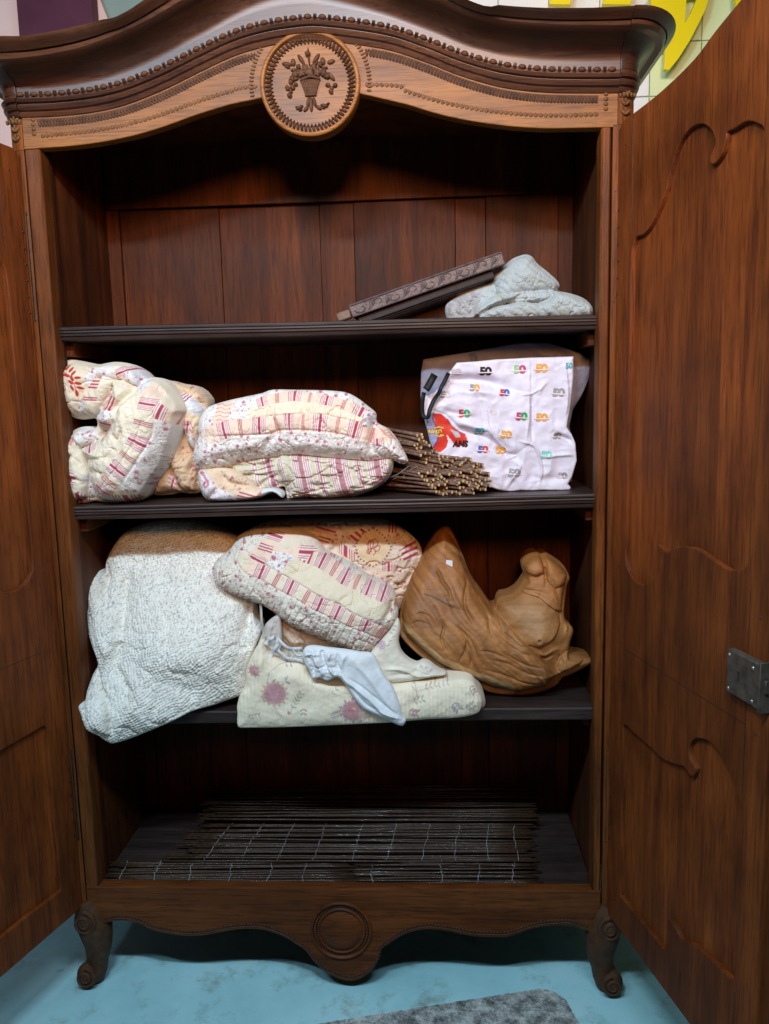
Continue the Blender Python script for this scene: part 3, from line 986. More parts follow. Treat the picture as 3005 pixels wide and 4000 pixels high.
SURF = {}
def body(name, outline, Y, F0, B0, R, h, hf, cf, mat, parent=None, floor_z=None, hang=None, off=(0, 0, 0), smooth_out=3, yfun=None, ymax=.395, ymin=None, hx=None):
    if smooth_out: outline = catmull(outline, smooth_out, True)
    P = np.asarray(outline)
    x0, z0 = P.min(0)-2*h; x1, z1 = P.max(0)+2*h
    nx = int((x1-x0)/h)+1; nz = int((z1-z0)/h)+1
    gx, gz = np.meshgrid(x0+np.arange(nx)*h, z0+np.arange(nz)*h, indexing='ij')
    gx = gx.ravel(); gz = gz.ravel()
    ins = inpoly(gx, gz, P)
    insg = ins.reshape(nx, nz)
    cell = insg[:-1, :-1] | insg[1:, :-1] | insg[:-1, 1:] | insg[1:, 1:]
    used = np.zeros((nx, nz), bool)
    used[:-1, :-1] |= cell; used[1:, :-1] |= cell; used[:-1, 1:] |= cell; used[1:, 1:] |= cell
    used = used.ravel()
    sel = np.nonzero(used)[0]
    x = gx[sel]; z = gz[sel]; inn = ins[sel]
    d, qx, qz = pdist(x, z, P, True)
    x = np.where(inn, x, qx); z = np.where(inn, z, qz); d = np.where(inn, d, 0)
    prof = dome(d, R)
    H = F0*prof + hf(x, z, d)*sstep(d/.010)
    Yb = Y if yfun is None else Y+yfun(x, z)
    yf = Yb-H
    if ymin is not None: yf = np.maximum(yf, ymin)
    yb = np.minimum(Yb+B0*prof, ymax)
    cols = cf(x, z, d)
    idx = -np.ones(nx*nz, int); idx[sel] = np.arange(len(sel))
    ci, cj = np.nonzero(cell)
    a = idx[ci*nz+cj]; b = idx[(ci+1)*nz+cj]; c = idx[(ci+1)*nz+cj+1]; e = idx[ci*nz+cj+1]
    n = len(sel)
    back = np.where(inn, n+np.cumsum(inn)-1, np.arange(n))
    bsel = np.nonzero(inn)[0]
    V = np.concatenate([np.stack([x, yf, z], 1), np.stack([x[bsel], yb[bsel], z[bsel]], 1)])
    C = np.concatenate([cols, cols[bsel]])
    if floor_z is not None:
        fz = floor_z(V[:, 0])
        if hang is not None:
            if hx is not None:
                V[:, 2] = np.where(V[:, 0] > hx, np.maximum(V[:, 2], fz), V[:, 2])
            low = V[:, 2] < fz-1e-6
            V[:, 1] = np.where(low, np.minimum(V[:, 1], hang), V[:, 1])
            # nothing may stand inside the board
        else:
            V[:, 2] = np.maximum(V[:, 2], fz)
    Ff = np.stack([a, b, c, e], 1)
    Fb = np.stack([back[a], back[e], back[c], back[b]], 1)
    both = (Fb == np.stack([a, e, c, b], 1)).all(1)
    Fb = Fb[~both]
    F = np.concatenate([Ff, Fb])
    SURF[name] = (x0, z0, h, nx, nz, idx, yf)
    o = mk(name, V, F, mat, parent, True, C)
    return o

def surf_y(name, x, z):
    x0, z0, h, nx, nz, idx, yf = SURF[name]
    i = int(round((x-x0)/h)); j = int(round((z-z0)/h))
    i = max(0, min(nx-1, i)); j = max(0, min(nz-1, j))
    k = idx[i*nz+j]
    return float(yf[k]) if k >= 0 else None

# ---- colours
CREAM = (.76, .68, .53); PEACH = (.80, .62, .50); WHITE = (.76, .73, .70); RED = (.42, .055, .10); ROSE = (.50, .12, .19); MAUVE = (.33, .20, .27); LEAF = (.24, .25, .20)
def fillc(x, c): return np.tile(np.array(c, float), (len(x), 1))
def mixc(C, m, c):
    m = np.clip(m, 0, 1)[:, None]
    return C*(1-m)+np.array(c)*m
def prims_paint(C, x, z, prims, mask=None):
    """small printed shapes: (cx, cz, a, b, rot, colour, strength)"""
    for (cx, cz, a, b, rot, c, st) in prims:
        r = max(a, b)
        m = (np.abs(x-cx) < r) & (np.abs(z-cz) < r)
        if mask is not None: m &= mask
        k = np.nonzero(m)[0]
        if len(k) == 0: continue
        dx = x[k]-cx; dz = z[k]-cz
        cr, sr = math.cos(rot), math.sin(rot)
        u = (dx*cr+dz*sr)/a; v = (-dx*sr+dz*cr)/b
        q = np.clip((1-(u*u+v*v))*2.5, 0, 1)*st
        C[k] = C[k]*(1-q[:, None])+np.array(c)*q[:, None]
    return C
def sprig_prims(rg, cx, cz, s, kind=0):
    out = []
    a0 = rg.uniform(0, 6.28)
    # stem
    for k in range(5):
        t = k/4
        out.append((cx+math.cos(a0)*s*t*1.6, cz+math.sin(a0)*s*t*1.6+math.sin(t*3)*s*.25, s*.30, s*.07, a0, MAUVE, .7))
    for k in range(6):
        a = a0+rg.uniform(-1.4, 1.4); r = rg.uniform(.6, 1.9)*s
        out.append((cx+math.cos(a)*r, cz+math.sin(a)*r, s*.30, s*.13, rg.uniform(0, 3.1), rg.choice([LEAF, MAUVE, (.36, .24, .30)]), .8))
    if kind:
        c = rg.choice([ROSE, (.55, .17, .24), (.44, .10, .17)])
        for k in range(6):
            a = k*math.pi/3+a0
            out.append((cx+math.cos(a)*s*.42, cz+math.sin(a)*s*.42, s*.34, s*.26, a, c, .75))
        out.append((cx, cz, s*.3, s*.3, 0, (.30, .04, .09), .8))
        out.append((cx+s*.12, cz+s*.1, s*.12, s*.12, 0, (.75, .45, .45), .7))
    return out
def floral(C, x, z, mask, seed, s=.006, gap=.020, ground=WHITE):
    k = mask
    C = np.where(k[:, None], np.array(ground), C)
    if not k.any(): return C
    rg = random.Random(seed)
    x0, x1, z0, z1 = x[k].min(), x[k].max(), z[k].min(), z[k].max()
    pr = []
    zz = z0; row = 0
    while zz < z1:
        xx = x0+(row % 2)*gap*.5
        while xx < x1:
            pr += sprig_prims(rg, xx+rg.uniform(-.3, .3)*gap, zz+rg.uniform(-.3, .3)*gap, s*rg.uniform(.55, 1.1), 1 if rg.random() < .5 else 0)
            xx += gap
        zz += gap*.62; row += 1
    return prims_paint(C, x, z, pr, k)

THICK = [(.04, .09), (.16, .20), (.27, .31), (.40, .58), (.67, .71), (.78, .82), (.90, .94)]
THIN = [(.15, .30), (.45, .60), (.75, .90)]
def cover(t, L, pat, aa=.0011):
    r = 0
    for a, b in pat:
        r = r+np.clip((.5*(b-a)*L-np.abs(t-.5*(a+b))*L)/aa+.5, 0, 1)*min(1, (b-a)*L/aa*1.15+.12)
    return np.clip(r, 0, 1)
def band(C, x, z, pts, hw, seq, base=PEACH, step=None, wmax=None):
    """a patchwork strip; seq: (length, kind) along it"""
    d, u, s = pdist(x, z, catmull(pts, 5), False, True)
    inb = d < hw
    C = np.where(inb[:, None], np.array(base), C)
    acc = 0.0
    for (L, kind) in seq:
        t = (u-acc)/L
        m = inb & (t >= 0) & (t < 1)
        if kind in ('T', 't'):
            C = np.where(m[:, None], np.array((.80, .70, .64)) if kind == 'T' else np.array(base), C)
            C = mixc(C, m*cover(t, L, THICK if kind == 'T' else THIN), RED)
        elif kind == 'c':
            C = np.where(m[:, None], np.array(CREAM), C)
        elif kind == 'p':
            C = np.where(m[:, None], np.array(PEACH), C)
        acc += L
    return C
def stripes_poly(C, x, z, poly, p0, p1, kind='T', base=(.80, .70, .64)):
    """striped patch: the stripes follow one another from p0 to p1"""
    m = inpoly(x, z, poly)
    C = np.where(m[:, None], np.array(base), C)
    dx, dz = p1[0]-p0[0], p1[1]-p0[1]; L2 = dx*dx+dz*dz
    t = ((x-p0[0])*dx+(z-p0[1])*dz)/L2
    return mixc(C, m*cover(t, math.sqrt(L2), THICK if kind == 'T' else THIN), RED)
def polyc(C, x, z, poly, c):
    m = inpoly(x, z, poly)
    return np.where(m[:, None], np.array(c), C)
def line(C, x, z, pts, w, c, st=.8):
    d = pdist(x, z, pts)[0]
    return mixc(C, st*np.clip(1.6-d/w, 0, 1), c)

def fabric(name, weave=900, bump=.25, rough=.9, sheen=.25, pucker=0, pscale=90, transl=0):
    m, nt, b = nmat(name)
    L = nt.links.new
    at = N(nt, 'ShaderNodeAttribute', attribute_name='Col')
    tc = N(nt, 'ShaderNodeTexCoord')
    n = N(nt, 'ShaderNodeTexNoise', Scale=26.0, Detail=5.0, Roughness=.65)
    L(tc.outputs['Object'], n.inputs['Vector'])
    r = ramp(nt, [(.3, (.86, .84, .80)), (.7, (1.03, 1.03, 1.03))])
    L(n.outputs['Fac'], r.inputs[0])
    mx = N(nt, 'ShaderNodeMix', data_type='RGBA', blend_type='MULTIPLY')
    mx.inputs['Factor'].default_value = .8
    L(at.outputs['Color'], mx.inputs['A']); L(r.outputs[0], mx.inputs['B'])
    L(mx.outputs['Result'], b.inputs['Base Color'])
    b.inputs['Roughness'].default_value = rough
    b.inputs['Sheen Weight'].default_value = sheen
    b.inputs['Specular IOR Level'].default_value = .25
    n2 = N(nt, 'ShaderNodeTexNoise', Scale=weave, Detail=2.0)
    L(tc.outputs['Object'], n2.inputs['Vector'])
    bp = N(nt, 'ShaderNodeBump', Strength=bump, Distance=.001)
    L(n2.outputs['Fac'], bp.inputs['Height'])
    if pucker:
        n3 = N(nt, 'ShaderNodeTexNoise', Scale=pscale, Detail=3.0, Roughness=.6)
        L(tc.outputs['Object'], n3.inputs['Vector'])
        bp2 = N(nt, 'ShaderNodeBump', Strength=pucker, Distance=.004)
        L(n3.outputs['Fac'], bp2.inputs['Height'])
        L(bp.outputs[0], bp2.inputs['Normal'])
        L(bp2.outputs[0], b.inputs['Normal'])
    else:
        L(bp.outputs[0], b.inputs['Normal'])
    return m
M['fab'] = fabric('quilt_cotton', pucker=.22, pscale=110)
M['fabw'] = fabric('puckered_cotton', pucker=.6, pscale=130)
M['fabs'] = fabric('smooth_cotton', pucker=.12, pscale=40)
M['paper'] = fabric('bag_paper', weave=300, bump=.05, rough=.55, sheen=0, pucker=.12, pscale=30)

zf1 = lambda x: Z1+S1*x+.0015
zf2 = lambda x: Z2+S2*x+.0015
zf3 = lambda x: Z3+S3*x+.0015

# ---------------------------------------------------------------- C: patchwork quilt, left end of the middle shelf
T4 = lambda pts, Y=.045: xz('t4', pts, Y)
Yq = .085; Yp = .045
out = T4([(68, 170), (100, 110), (150, 75), (210, 62), (300, 75), (470, 108), (560, 95), (640, 85), (740, 92), (830, 125), (900, 180), (955, 245), (1030, 238), (1100, 250), (1180, 300), (1250, 380), (1320, 480), (1350, 570), (1322, 625), (1312, 720), (1275, 850), (1235, 960), (1205, 1050), (1130, 1180), (1060, 1280), (1000, 1370), (950, 1440), (850, 1480), (680, 1500), (500, 1480), (440, 1475), (330, 1500), (205, 1503), (190, 1475), (215, 1430), (170, 1380), (145, 1290), (138, 1150), (148, 1050), (128, 960), (135, 880), (190, 800), (280, 742), (380, 728), (450, 745), (470, 700), (445, 650), (330, 660), (230, 640), (160, 560), (120, 470), (90, 350), (68, 260)], Yq)
L1 = T4([(68, 170), (210, 62), (470, 108), (640, 85), (830, 125), (900, 180), (850, 330), (720, 270), (640, 255), (560, 262), (480, 240), (400, 340), (330, 480), (300, 600), (200, 620), (160, 560), (90, 350)])
L2 = T4([(370, 360), (430, 270), (520, 235), (610, 250), (640, 290), (600, 380), (560, 470), (500, 560), (440, 620), (350, 630), (290, 590), (310, 460)])
L3 = T4([(620, 262), (720, 268), (800, 320), (850, 345), (900, 290), (960, 250), (1100, 250), (1250, 380), (1350, 570), (1312, 720), (1275, 850), (1205, 1050), (1060, 1280), (950, 1440), (700, 1500), (500, 1480), (430, 1350), (385, 1200), (365, 1060), (295, 950), (380, 915), (480, 830), (530, 770), (470, 740), (440, 640), (500, 540), (570, 440), (595, 370)])
L4 = T4([(128, 890), (190, 800), (280, 742), (390, 728), (470, 790), (485, 845), (370, 915), (285, 950), (350, 1060), (385, 1200), (360, 1320), (335, 1440), (205, 1503), (145, 1290), (138, 1150)])
def hC(x, z, d):
    H = layer(x, z, L1, .030, .05)+layer(x, z, L2, .030, .028)+layer(x, z, L3, .040, .040)+soft(x, z, L3, .030, .075)+layer(x, z, L4, .030, .032)
    H += stroke(x, z, T4([(855, 345), (790, 430), (720, 520), (690, 600)]), .008, -.022)
    H += stroke(x, z, T4([(640, 300), (610, 400), (560, 500), (480, 590)]), .006, -.010)
    H += stroke(x, z, T4([(660, 790), (740, 850), (775, 800), (770, 740)]), .005, -.013)
    H += stroke(x, z, T4([(690, 620), (660, 720), (560, 790), (480, 850)]), .011, -.018)
    H += stroke(x, z, T4([(380, 1060), (500, 1050), (640, 1020), (720, 960)]), .006, -.007)
    H += stroke(x, z, T4([(400, 1180), (520, 1170), (620, 1200)]), .006, -.006)
    H += stroke(x, z, T4([(1000, 300), (1180, 440), (1300, 560)]), .009, -.009)
    H += stroke(x, z, T4([(1040, 430), (1010, 620), (930, 850), (800, 1060), (640, 1250), (500, 1400)]), .003, -.0035)
    H += stroke(x, z, T4([(1110, 640), (1080, 800), (960, 1020), (760, 1330)]), .003, -.003)
    H += stroke(x, z, T4([(180, 1010), (260, 1050), (330, 1130)]), .006, -.008)
    H += stroke(x, z, T4([(150, 1290), (260, 1250), (330, 1290)]), .005, -.007)
    H += stroke(x, z, T4([(200, 830), (260, 900), (285, 950)]), .006, -.008)
    H += stroke(x, z, T4([(650, 130), (640, 260)]), .006, -.006)+stroke(x, z, T4([(730, 120), (700, 260)]), .006, -.006)
    H += .006*fbm(x, z, 28, 3)+.0016*fbm(x, z, 85, 5)
    H += wr(x, z, 22, 200, .0024)+wr(x, z, 50, 201, .0012)
    H += .0004*np.cos(x*330+z*120+4*vn(x, z, 30, 2))
    return H
def cC(x, z, d):
    C = fillc(x, CREAM)
    C = polyc(C, x, z, T4([(60, 50), (480, 100), (330, 480), (300, 640), (60, 640)]), (.74, .62, .46))
    C = floral(C, x, z, inpoly(x, z, T4([(400, 150), (600, 100), (650, 240), (560, 262), (470, 250), (390, 330), (350, 260)])), 1, .007, .024)
    C = stripes_poly(C, x, z, T4([(640, 130), (830, 120), (900, 180), (860, 290), (720, 260), (650, 250)]), T4([(650, 150)])[0], T4([(700, 260)])[0], 'T')
    C = floral(C, x, z, inpoly(x, z, T4([(750, 190), (840, 150), (905, 185), (970, 260), (1020, 330), (1020, 410), (850, 345), (760, 270)])), 2, .0055, .017, (.74, .74, .76))
    C = floral(C, x, z, inpoly(x, z, T4([(290, 480), (370, 470), (360, 620), (270, 620)])), 3, .0055, .015)
    C = stripes_poly(C, x, z, T4([(430, 260), (520, 220), (500, 350), (380, 350)]), T4([(440, 250)])[0], T4([(440, 360)])[0], 't', PEACH)
    C = stripes_poly(C, x, z, T4([(360, 420), (500, 430), (480, 480), (340, 470)]), T4([(430, 400)])[0], T4([(430, 480)])[0], 't', PEACH)
    C = stripes_poly(C, x, z, T4([(600, 400), (690, 430), (740, 480), (680, 580), (520, 560)]), T4([(545, 470)])[0], T4([(680, 540)])[0], 't', PEACH)
    C = floral(C, x, z, inpoly(x, z, T4([(440, 560), (620, 560), (680, 590), (660, 660), (450, 660)])), 4, .0045, .014)
    C = stripes_poly(C, x, z, T4([(490, 640), (650, 680), (650, 780), (520, 770)]), T4([(600, 640)])[0], T4([(585, 760)])[0], 'T')
    C = stripes_poly(C, x, z, T4([(520, 800), (580, 790), (570, 870), (530, 880)]), T4([(515, 850)])[0], T4([(585, 820)])[0], 't', PEACH)
    C = floral(C, x, z, inpoly(x, z, T4([(230, 740), (400, 720), (475, 800), (480, 850), (370, 910), (280, 950), (240, 850)])), 5, .0055, .017)
    C = stripes_poly(C, x, z, T4([(350, 930), (470, 870), (500, 940), (400, 1020)]), T4([(360, 980)])[0], T4([(490, 910)])[0], 'T')
    C = stripes_poly(C, x, z, T4([(195, 830), (245, 840), (240, 920), (200, 910)]), T4([(195, 880)])[0], T4([(250, 880)])[0], 't', PEACH)
    C = stripes_poly(C, x, z, T4([(140, 1110), (270, 1180), (280, 1290), (215, 1370), (150, 1290)]), T4([(230, 1120)])[0], T4([(190, 1330)])[0], 'T')
    C = stripes_poly(C, x, z, T4([(180, 1440), (300, 1370), (360, 1440), (330, 1510), (190, 1510)]), T4([(180, 1440)])[0], T4([(350, 1490)])[0], 'T')
    C = floral(C, x, z, inpoly(x, z, T4([(340, 1190), (390, 1200), (470, 1400), (450, 1470), (360, 1440), (370, 1330)])), 6, .0055, .016)
    sc = .000240
    C = band(C, x, z, T4([(1052, 400), (1040, 500), (1018, 650), (960, 850), (870, 1000), (770, 1130), (660, 1270), (540, 1400), (500, 1450)]), 88*sc,
             [(40*sc, 'p'), (125*sc, 'T'), (90*sc, 'c'), (60*sc, 't'), (90*sc, 'c'), (150*sc, 'T'), (60*sc, 'c'), (60*sc, 't'), (60*sc, 'c'), (150*sc, 'T'), (40*sc, 'c'), (70*sc, 't'), (30*sc, 'c'), (130*sc, 'T')], CREAM)
    C = stripes_poly(C, x, z, T4([(1130, 480), (1215, 550), (1190, 680), (1100, 640), (1085, 560)]), T4([(1070, 560)])[0], T4([(1220, 620)])[0], 'T')
    C = polyc(C, x, z, T4([(1215, 550), (1330, 590), (1290, 700), (1190, 680)]), PEACH)
    C = stripes_poly(C, x, z, T4([(1280, 590), (1335, 600), (1290, 740), (1240, 710)]), T4([(1235, 650)])[0], T4([(1330, 680)])[0], 't', PEACH)
    C = floral(C, x, z, inpoly(x, z, T4([(1110, 650), (1200, 690), (1320, 770), (1235, 1000), (1130, 1200), (980, 1400), (880, 1390), (750, 1335), (880, 1120), (975, 1000), (1060, 850)])), 7, .0075, .024)
    C = stripes_poly(C, x, z, T4([(640, 1400), (900, 1400), (850, 1500), (620, 1500)]), T4([(640, 1440)])[0], T4([(900, 1480)])[0], 'T', CREAM)
    # embroidered red leaf spray and scroll
    pr = []
    stem = catmull([(70, 170), (150, 190), (220, 240), (270, 310), (290, 390)], 4)
    for i, (u_, v_) in enumerate([(130, 160), (165, 140), (215, 165), (250, 200), (150, 215), (190, 225), (245, 250), (300, 245), (235, 290), (300, 300), (320, 345), (250, 345), (290, 400), (100, 175)]):
        p = T4([(u_, v_)])[0]
        ang = [-.6, -1.2, -1.0, -.8, .1, .2, 1.0, .0, -2.4, .2, .3, 1.0, 1.5, .4][i]
        pr.append((p[0], p[1], .0085, .0038, -ang, (.48, .03, .02), 1.0))
    C = prims_paint(C, x, z, pr)
    C = line(C, x, z, T4(stem), .0010, (.40, .03, .03))
    for (cx_, cz_, r_) in ((130, 340, 42), (155, 350, 26), (90, 330, 50)):
        C = line(C, x, z, T4([(cx_+r_*math.cos(t), cz_+r_*math.sin(t)) for t in np.linspace(0, 5.3, 16)]), .0009, (.30, .05, .04))
    return C
o = body('patchwork_quilt', out, Yq, .035, .20, .06, .00115, hC, cC, M['fab'], floor_z=zf2)
tag(o, 'bundled cream patchwork quilt with red leaf spray, left end of the middle shelf', 'quilt', 'patchwork bedding on the shelves')

# ---------------------------------------------------------------- D: quilt pushed behind it
out = T4([(1100, 300), (1180, 270), (1300, 300), (1450, 330), (1540, 420), (1565, 500), (1560, 620), (1620, 700), (1700, 800), (1700, 1150), (1600, 1330), (1480, 1395), (1380, 1405), (1280, 1395), (1200, 1415), (1000, 1415), (960, 1300), (1000, 900), (1050, 600)], .14)
T4b = lambda p: T4(p, .10)
def hD(x, z, d):
    H = layer(x, z, T4b([(1290, 400), (1400, 440), (1510, 570), (1480, 640), (1470, 760), (1430, 950), (1410, 990), (1350, 900), (1310, 760), (1300, 600)]), .030, .02)
    H += layer(x, z, T4b([(1170, 1080), (1250, 900), (1300, 1050), (1400, 1000), (1440, 1200), (1420, 1390), (1300, 1395), (1230, 1280)]), .028, .03)
    H += layer(x, z, T4b([(1000, 1200), (1150, 1150), (1240, 1290), (1280, 1395), (1010, 1415)]), .022, .03)
    H += layer(x, z, T4b([(1150, 260), (1450, 320), (1570, 500), (1400, 480), (1250, 380)]), .02, .04)
    H += stroke(x, z, T4b([(1390, 960), (1400, 1100), (1380, 1200)]), .005, -.012)
    return H+.008*fbm(x, z, 30, 8)+.002*fbm(x, z, 90, 9)+wr(x, z, 24, 203, .006)+wr(x, z, 55, 204, .003)
def cD(x, z, d):
    C = fillc(x, (.66, .48, .30))
    rg = random.Random(5)
    C = floral(C, x, z, inpoly(x, z, T4b([(1100, 250), (1700, 300), (1700, 560), (1400, 500)])), 11, .006, .022, (.68, .50, .32))
    C = stripes_poly(C, x, z, T4b([(1270, 380), (1400, 430), (1515, 570), (1480, 640), (1330, 560)]), T4b([(1290, 400)])[0], T4b([(1370, 470)])[0], 't', (.68, .70, .74))
    C = polyc(C, x, z, T4b([(1320, 560), (1480, 640), (1460, 780), (1420, 810), (1330, 790)]), (.74, .60, .42))
    C = stripes_poly(C, x, z, T4b([(1320, 655), (1420, 680), (1420, 810), (1325, 790)]), T4b([(1315, 720)])[0], T4b([(1430, 740)])[0], 'T')
    C = floral(C, x, z, inpoly(x, z, T4b([(1325, 795), (1470, 820), (1440, 980), (1380, 980)])), 12, .0055, .016)
    C = floral(C, x, z, inpoly(x, z, T4b([(1240, 900), (1460, 1000), (1440, 1400), (1300, 1400), (1180, 1100)])), 13, .006, .02, (.70, .52, .34))
    C = stripes_poly(C, x, z, T4b([(1170, 1180), (1240, 1290), (1240, 1400), (1170, 1380)]), T4b([(1160, 1280)])[0], T4b([(1250, 1300)])[0], 'T')
    return C
o = body('crumpled_quilt', out, .15, .03, .16, .05, .0022, hD, cD, M['fab'], floor_z=zf2)
tag(o, 'crumpled ochre floral quilt squeezed between the bundled quilt and the striped pillow', 'quilt', 'patchwork bedding on the shelves')

# ---------------------------------------------------------------- E: pillow in a patchwork sham
T5 = lambda pts, Y=.035: xz('t5', pts, Y)
pil = thing('pillow', 'plump pillow in a patchwork cover with striped underside, centre of the middle shelf', 'pillow', (0, 0, 0), 0, 'patchwork bedding on the shelves')
out = T5([(128, 385), (150, 305), (205, 240), (330, 200), (440, 175), (560, 150), (640, 125), (800, 126), (1000, 130), (1130, 142), (1210, 178), (1290, 238), (1345, 288), (1352, 350), (1430, 395), (1490, 465), (1530, 535), (1562, 605), (1525, 625), (1440, 592), (1380, 605), (1300, 615), (1150, 605), (1000, 592), (850, 572), (720, 577), (600, 592), (480, 605), (350, 645), (260, 668), (180, 676), (122, 640), (98, 570), (112, 500), (138, 440)], .07)
def hE(x, z, d):
    H = stroke(x, z, T5([(1350, 300), (1330, 400), (1310, 500), (1330, 590)]), .010, -.020)
    H += stroke(x, z, T5([(620, 230), (640, 320), (680, 400), (620, 480), (560, 560)]), .010, -.010)
    H += stroke(x, z, T5([(860, 220), (840, 330), (820, 420)]), .006, -.004)
    H += stroke(x, z, T5([(350, 250), (300, 330), (240, 390)]), .008, -.006)
    H += stroke(x, z, T5([(150, 450), (350, 440), (600, 430), (720, 400), (1000, 410), (1200, 450), (1320, 480)]), .003, -.004)
    H += stroke(x, z, T5([(480, 320), (700, 300), (850, 290), (1000, 300), (1250, 350)]), .0025, -.003)
    H += stroke(x, z, T5([(480, 240), (700, 200), (850, 200), (1000, 220), (1250, 290)]), .0025, -.003)
    H += stroke(x, z, T5([(180, 560), (400, 520), (600, 500)]), .012, .008)
    H += stroke(x, z, T5([(640, 500), (900, 500), (1250, 540), (1480, 560)]), .012, .006)
    m = sstep((fz5-z)/.01)
    H += .0022*m*fbm(x, z, 130, 4)+.0045*fbm(x, z, 24, 15)+.0012*fbm(x, z, 90, 16)+wr(x, z*.6, 26, 205, .0035)+wr(x, z*.7, 60, 206, .0020)
    return H
fz5 = T5([(700, 430)])[0][1]
s5 = .000352
def cE(x, z, d):
    C = fillc(x, CREAM)
    allm = np.ones(len(x), bool)
    C = floral(C, x, z, allm, 21, .0068, .021)
    C = polyc(C, x, z, T5([(480, 215), (600, 190), (800, 185), (1000, 200), (1180, 250), (1280, 300), (1290, 400), (1200, 360), (1000, 315), (850, 300), (700, 310), (480, 330)]), CREAM)
    C = polyc(C, x, z, T5([(250, 220), (350, 205), (370, 240), (345, 390), (235, 395)]), PEACH)
    for k in range(6):
        C = line(C, x, z, T5([(240+k*4, 230+k*26), (280, 222+k*26), (310, 236+k*26), (350, 226+k*26)]), .0007, RED, .7)
    C = band(C, x, z, T5([(225, 432), (320, 402), (430, 376), (540, 371), (650, 368), (740, 345), (850, 350), (940, 352), (1050, 366), (1170, 388), (1320, 430)]), 57*s5,
             [(50*s5, 'p'), (95*s5, 'T'), (45*s5, 'p'), (35*s5, 't'), (60*s5, 'p'), (95*s5, 'T'), (50*s5, 'p'), (30*s5, 't'), (42*s5, 'p'), (65*s5, 'T'), (45*s5, 'p'), (24*s5, 't'), (50*s5, 'p'), (100*s5, 'T'), (50*s5, 'p'), (26*s5, 't'), (55*s5, 'p'), (100*s5, 'T'), (45*s5, 'p'), (30*s5, 't'), (40*s5, 'p')], PEACH)
    C = band(C, x, z, T5([(530, 222), (580, 202), (670, 182), (780, 168), (880, 178), (990, 196), (1100, 220), (1200, 258), (1280, 295)]), 32*s5,
             [(75*s5, 'T'), (48*s5, 'p'), (30*s5, 't'), (54*s5, 'p'), (95*s5, 'T'), (42*s5, 'p'), (20*s5, 't'), (60*s5, 'p'), (92*s5, 'T'), (52*s5, 'p'), (30*s5, 't'), (50*s5, 'p'), (120*s5, 'T')], PEACH)
    C = floral(C, x, z, inpoly(x, z, T5([(350, 250), (480, 220), (480, 320), (340, 330)])), 22, .006, .016)
    C = floral(C, x, z, inpoly(x, z, T5([(1265, 270), (1350, 280), (1340, 390), (1260, 380)])), 23, .006, .016, (.70, .72, .76))
    C = polyc(C, x, z, T5([(1340, 370), (1420, 390), (1490, 470), (1380, 500), (1330, 470)]), PEACH)
    for k in range(4):
        C = line(C, x, z, T5([(1355+k*12, 380+k*16), (1400+k*12, 410+k*14), (1420+k*14, 400+k*20), (1450+k*10, 440+k*10)]), .0007, RED, .7)
    C = stripes_poly(C, x, z, T5([(1310, 470), (1390, 450), (1395, 500), (1320, 520)]), T5([(1310, 490)])[0], T5([(1400, 480)])[0], 'T')
    # quilting stitches in rows
    st = np.abs(np.sin(z*560+2.2*np.sin(x*160)))
    C = mixc(C, (st < .10)*.18*(z < fz5), (.45, .42, .40))
    return C
body('patchwork_cover', out, .075, .062, .19, .10, .00115, hE, cE, M['fab'], pil, floor_z=zf2)
out = T5([(640, 560), (760, 560), (1000, 575), (1300, 600), (1445, 585), (1462, 650), (1440, 720), (1380, 785), (1250, 845), (1100, 882), (960, 882), (850, 872), (742, 896), (722, 850), (712, 800), (680, 800), (600, 850), (520, 830), (440, 770), (340, 700), (300, 640), (360, 600)], .06)
def hE2(x, z, d):
    H = layer(x, z, T5([(655, 640), (680, 560), (1400, 560), (1500, 640), (1400, 820), (900, 900), (742, 896), (700, 760)]), .024, .03)
    for a in ([(700, 620), (760, 700), (730, 850)], [(880, 760), (960, 800), (1010, 870)], [(1100, 620), (1180, 680), (1290, 690), (1400, 650)], [(1180, 700), (1280, 780), (1400, 760)], [(700, 600), (820, 640), (900, 610)], [(980, 640), (1080, 690), (1080, 780)]):
        H += stroke(x, z, T5(a), .006, -.008)
    for a in ([(400, 660), (520, 650), (650, 620)], [(450, 700), (560, 680), (660, 650)], [(400, 720), (540, 720), (660, 690)], [(520, 800), (600, 740), (680, 710)]):
        H += stroke(x, z, T5(a), .005, -.012)
    return H+.008*fbm(x, z, 22, 25)+.0015*fbm(x, z, 70, 26)+wr(x*.7, z*1.4, 26, 207, .007, .08)+wr(x, z, 60, 208, .002)
def cE2(x, z, d):
    C = fillc(x, (.58, .55, .42))
    wob = .004*vn(x, z, 18, 6)
    xx = x+wob
    ps = [(T5([(a, 700)])[0][0], w) for a, w in ((676, 3), (690, 3), (768, 3), (782, 3), (796, 3), (822, 16), (850, 3), (864, 3), (878, 3), (930, 3), (945, 6), (962, 3), (1022, 3), (1036, 3), (1050, 3), (1084, 20), (1116, 3), (1130, 3), (1144, 3), (1198, 3), (1214, 6), (1230, 3), (1282, 3), (1296, 3), (1312, 3), (1342, 20), (1376, 3), (1390, 3), (1404, 3), (560, 3), (590, 14), (615, 3), (500, 3), (480, 3))]
    tilt = (z-T5([(1000, 600)])[0][1])
    for (px_, w) in ps:
        C = mixc(C, np.clip(((w+7)*s5-np.abs(xx-px_+tilt*.22))/.0012+.5, 0, 1), (.74, .70, .66))
    for (px_, w) in ps:
        C = mixc(C, .85*np.clip((w*s5-np.abs(xx-px_+tilt*.22))/.0012+.5, 0, 1)*min(1, w*s5*2/.0012), (.40, .12, .17))
    return C
body('striped_underside', out, .085, .030, .16, .05, .0012, hE2, cE2, M['fabs'], pil, floor_z=zf2)
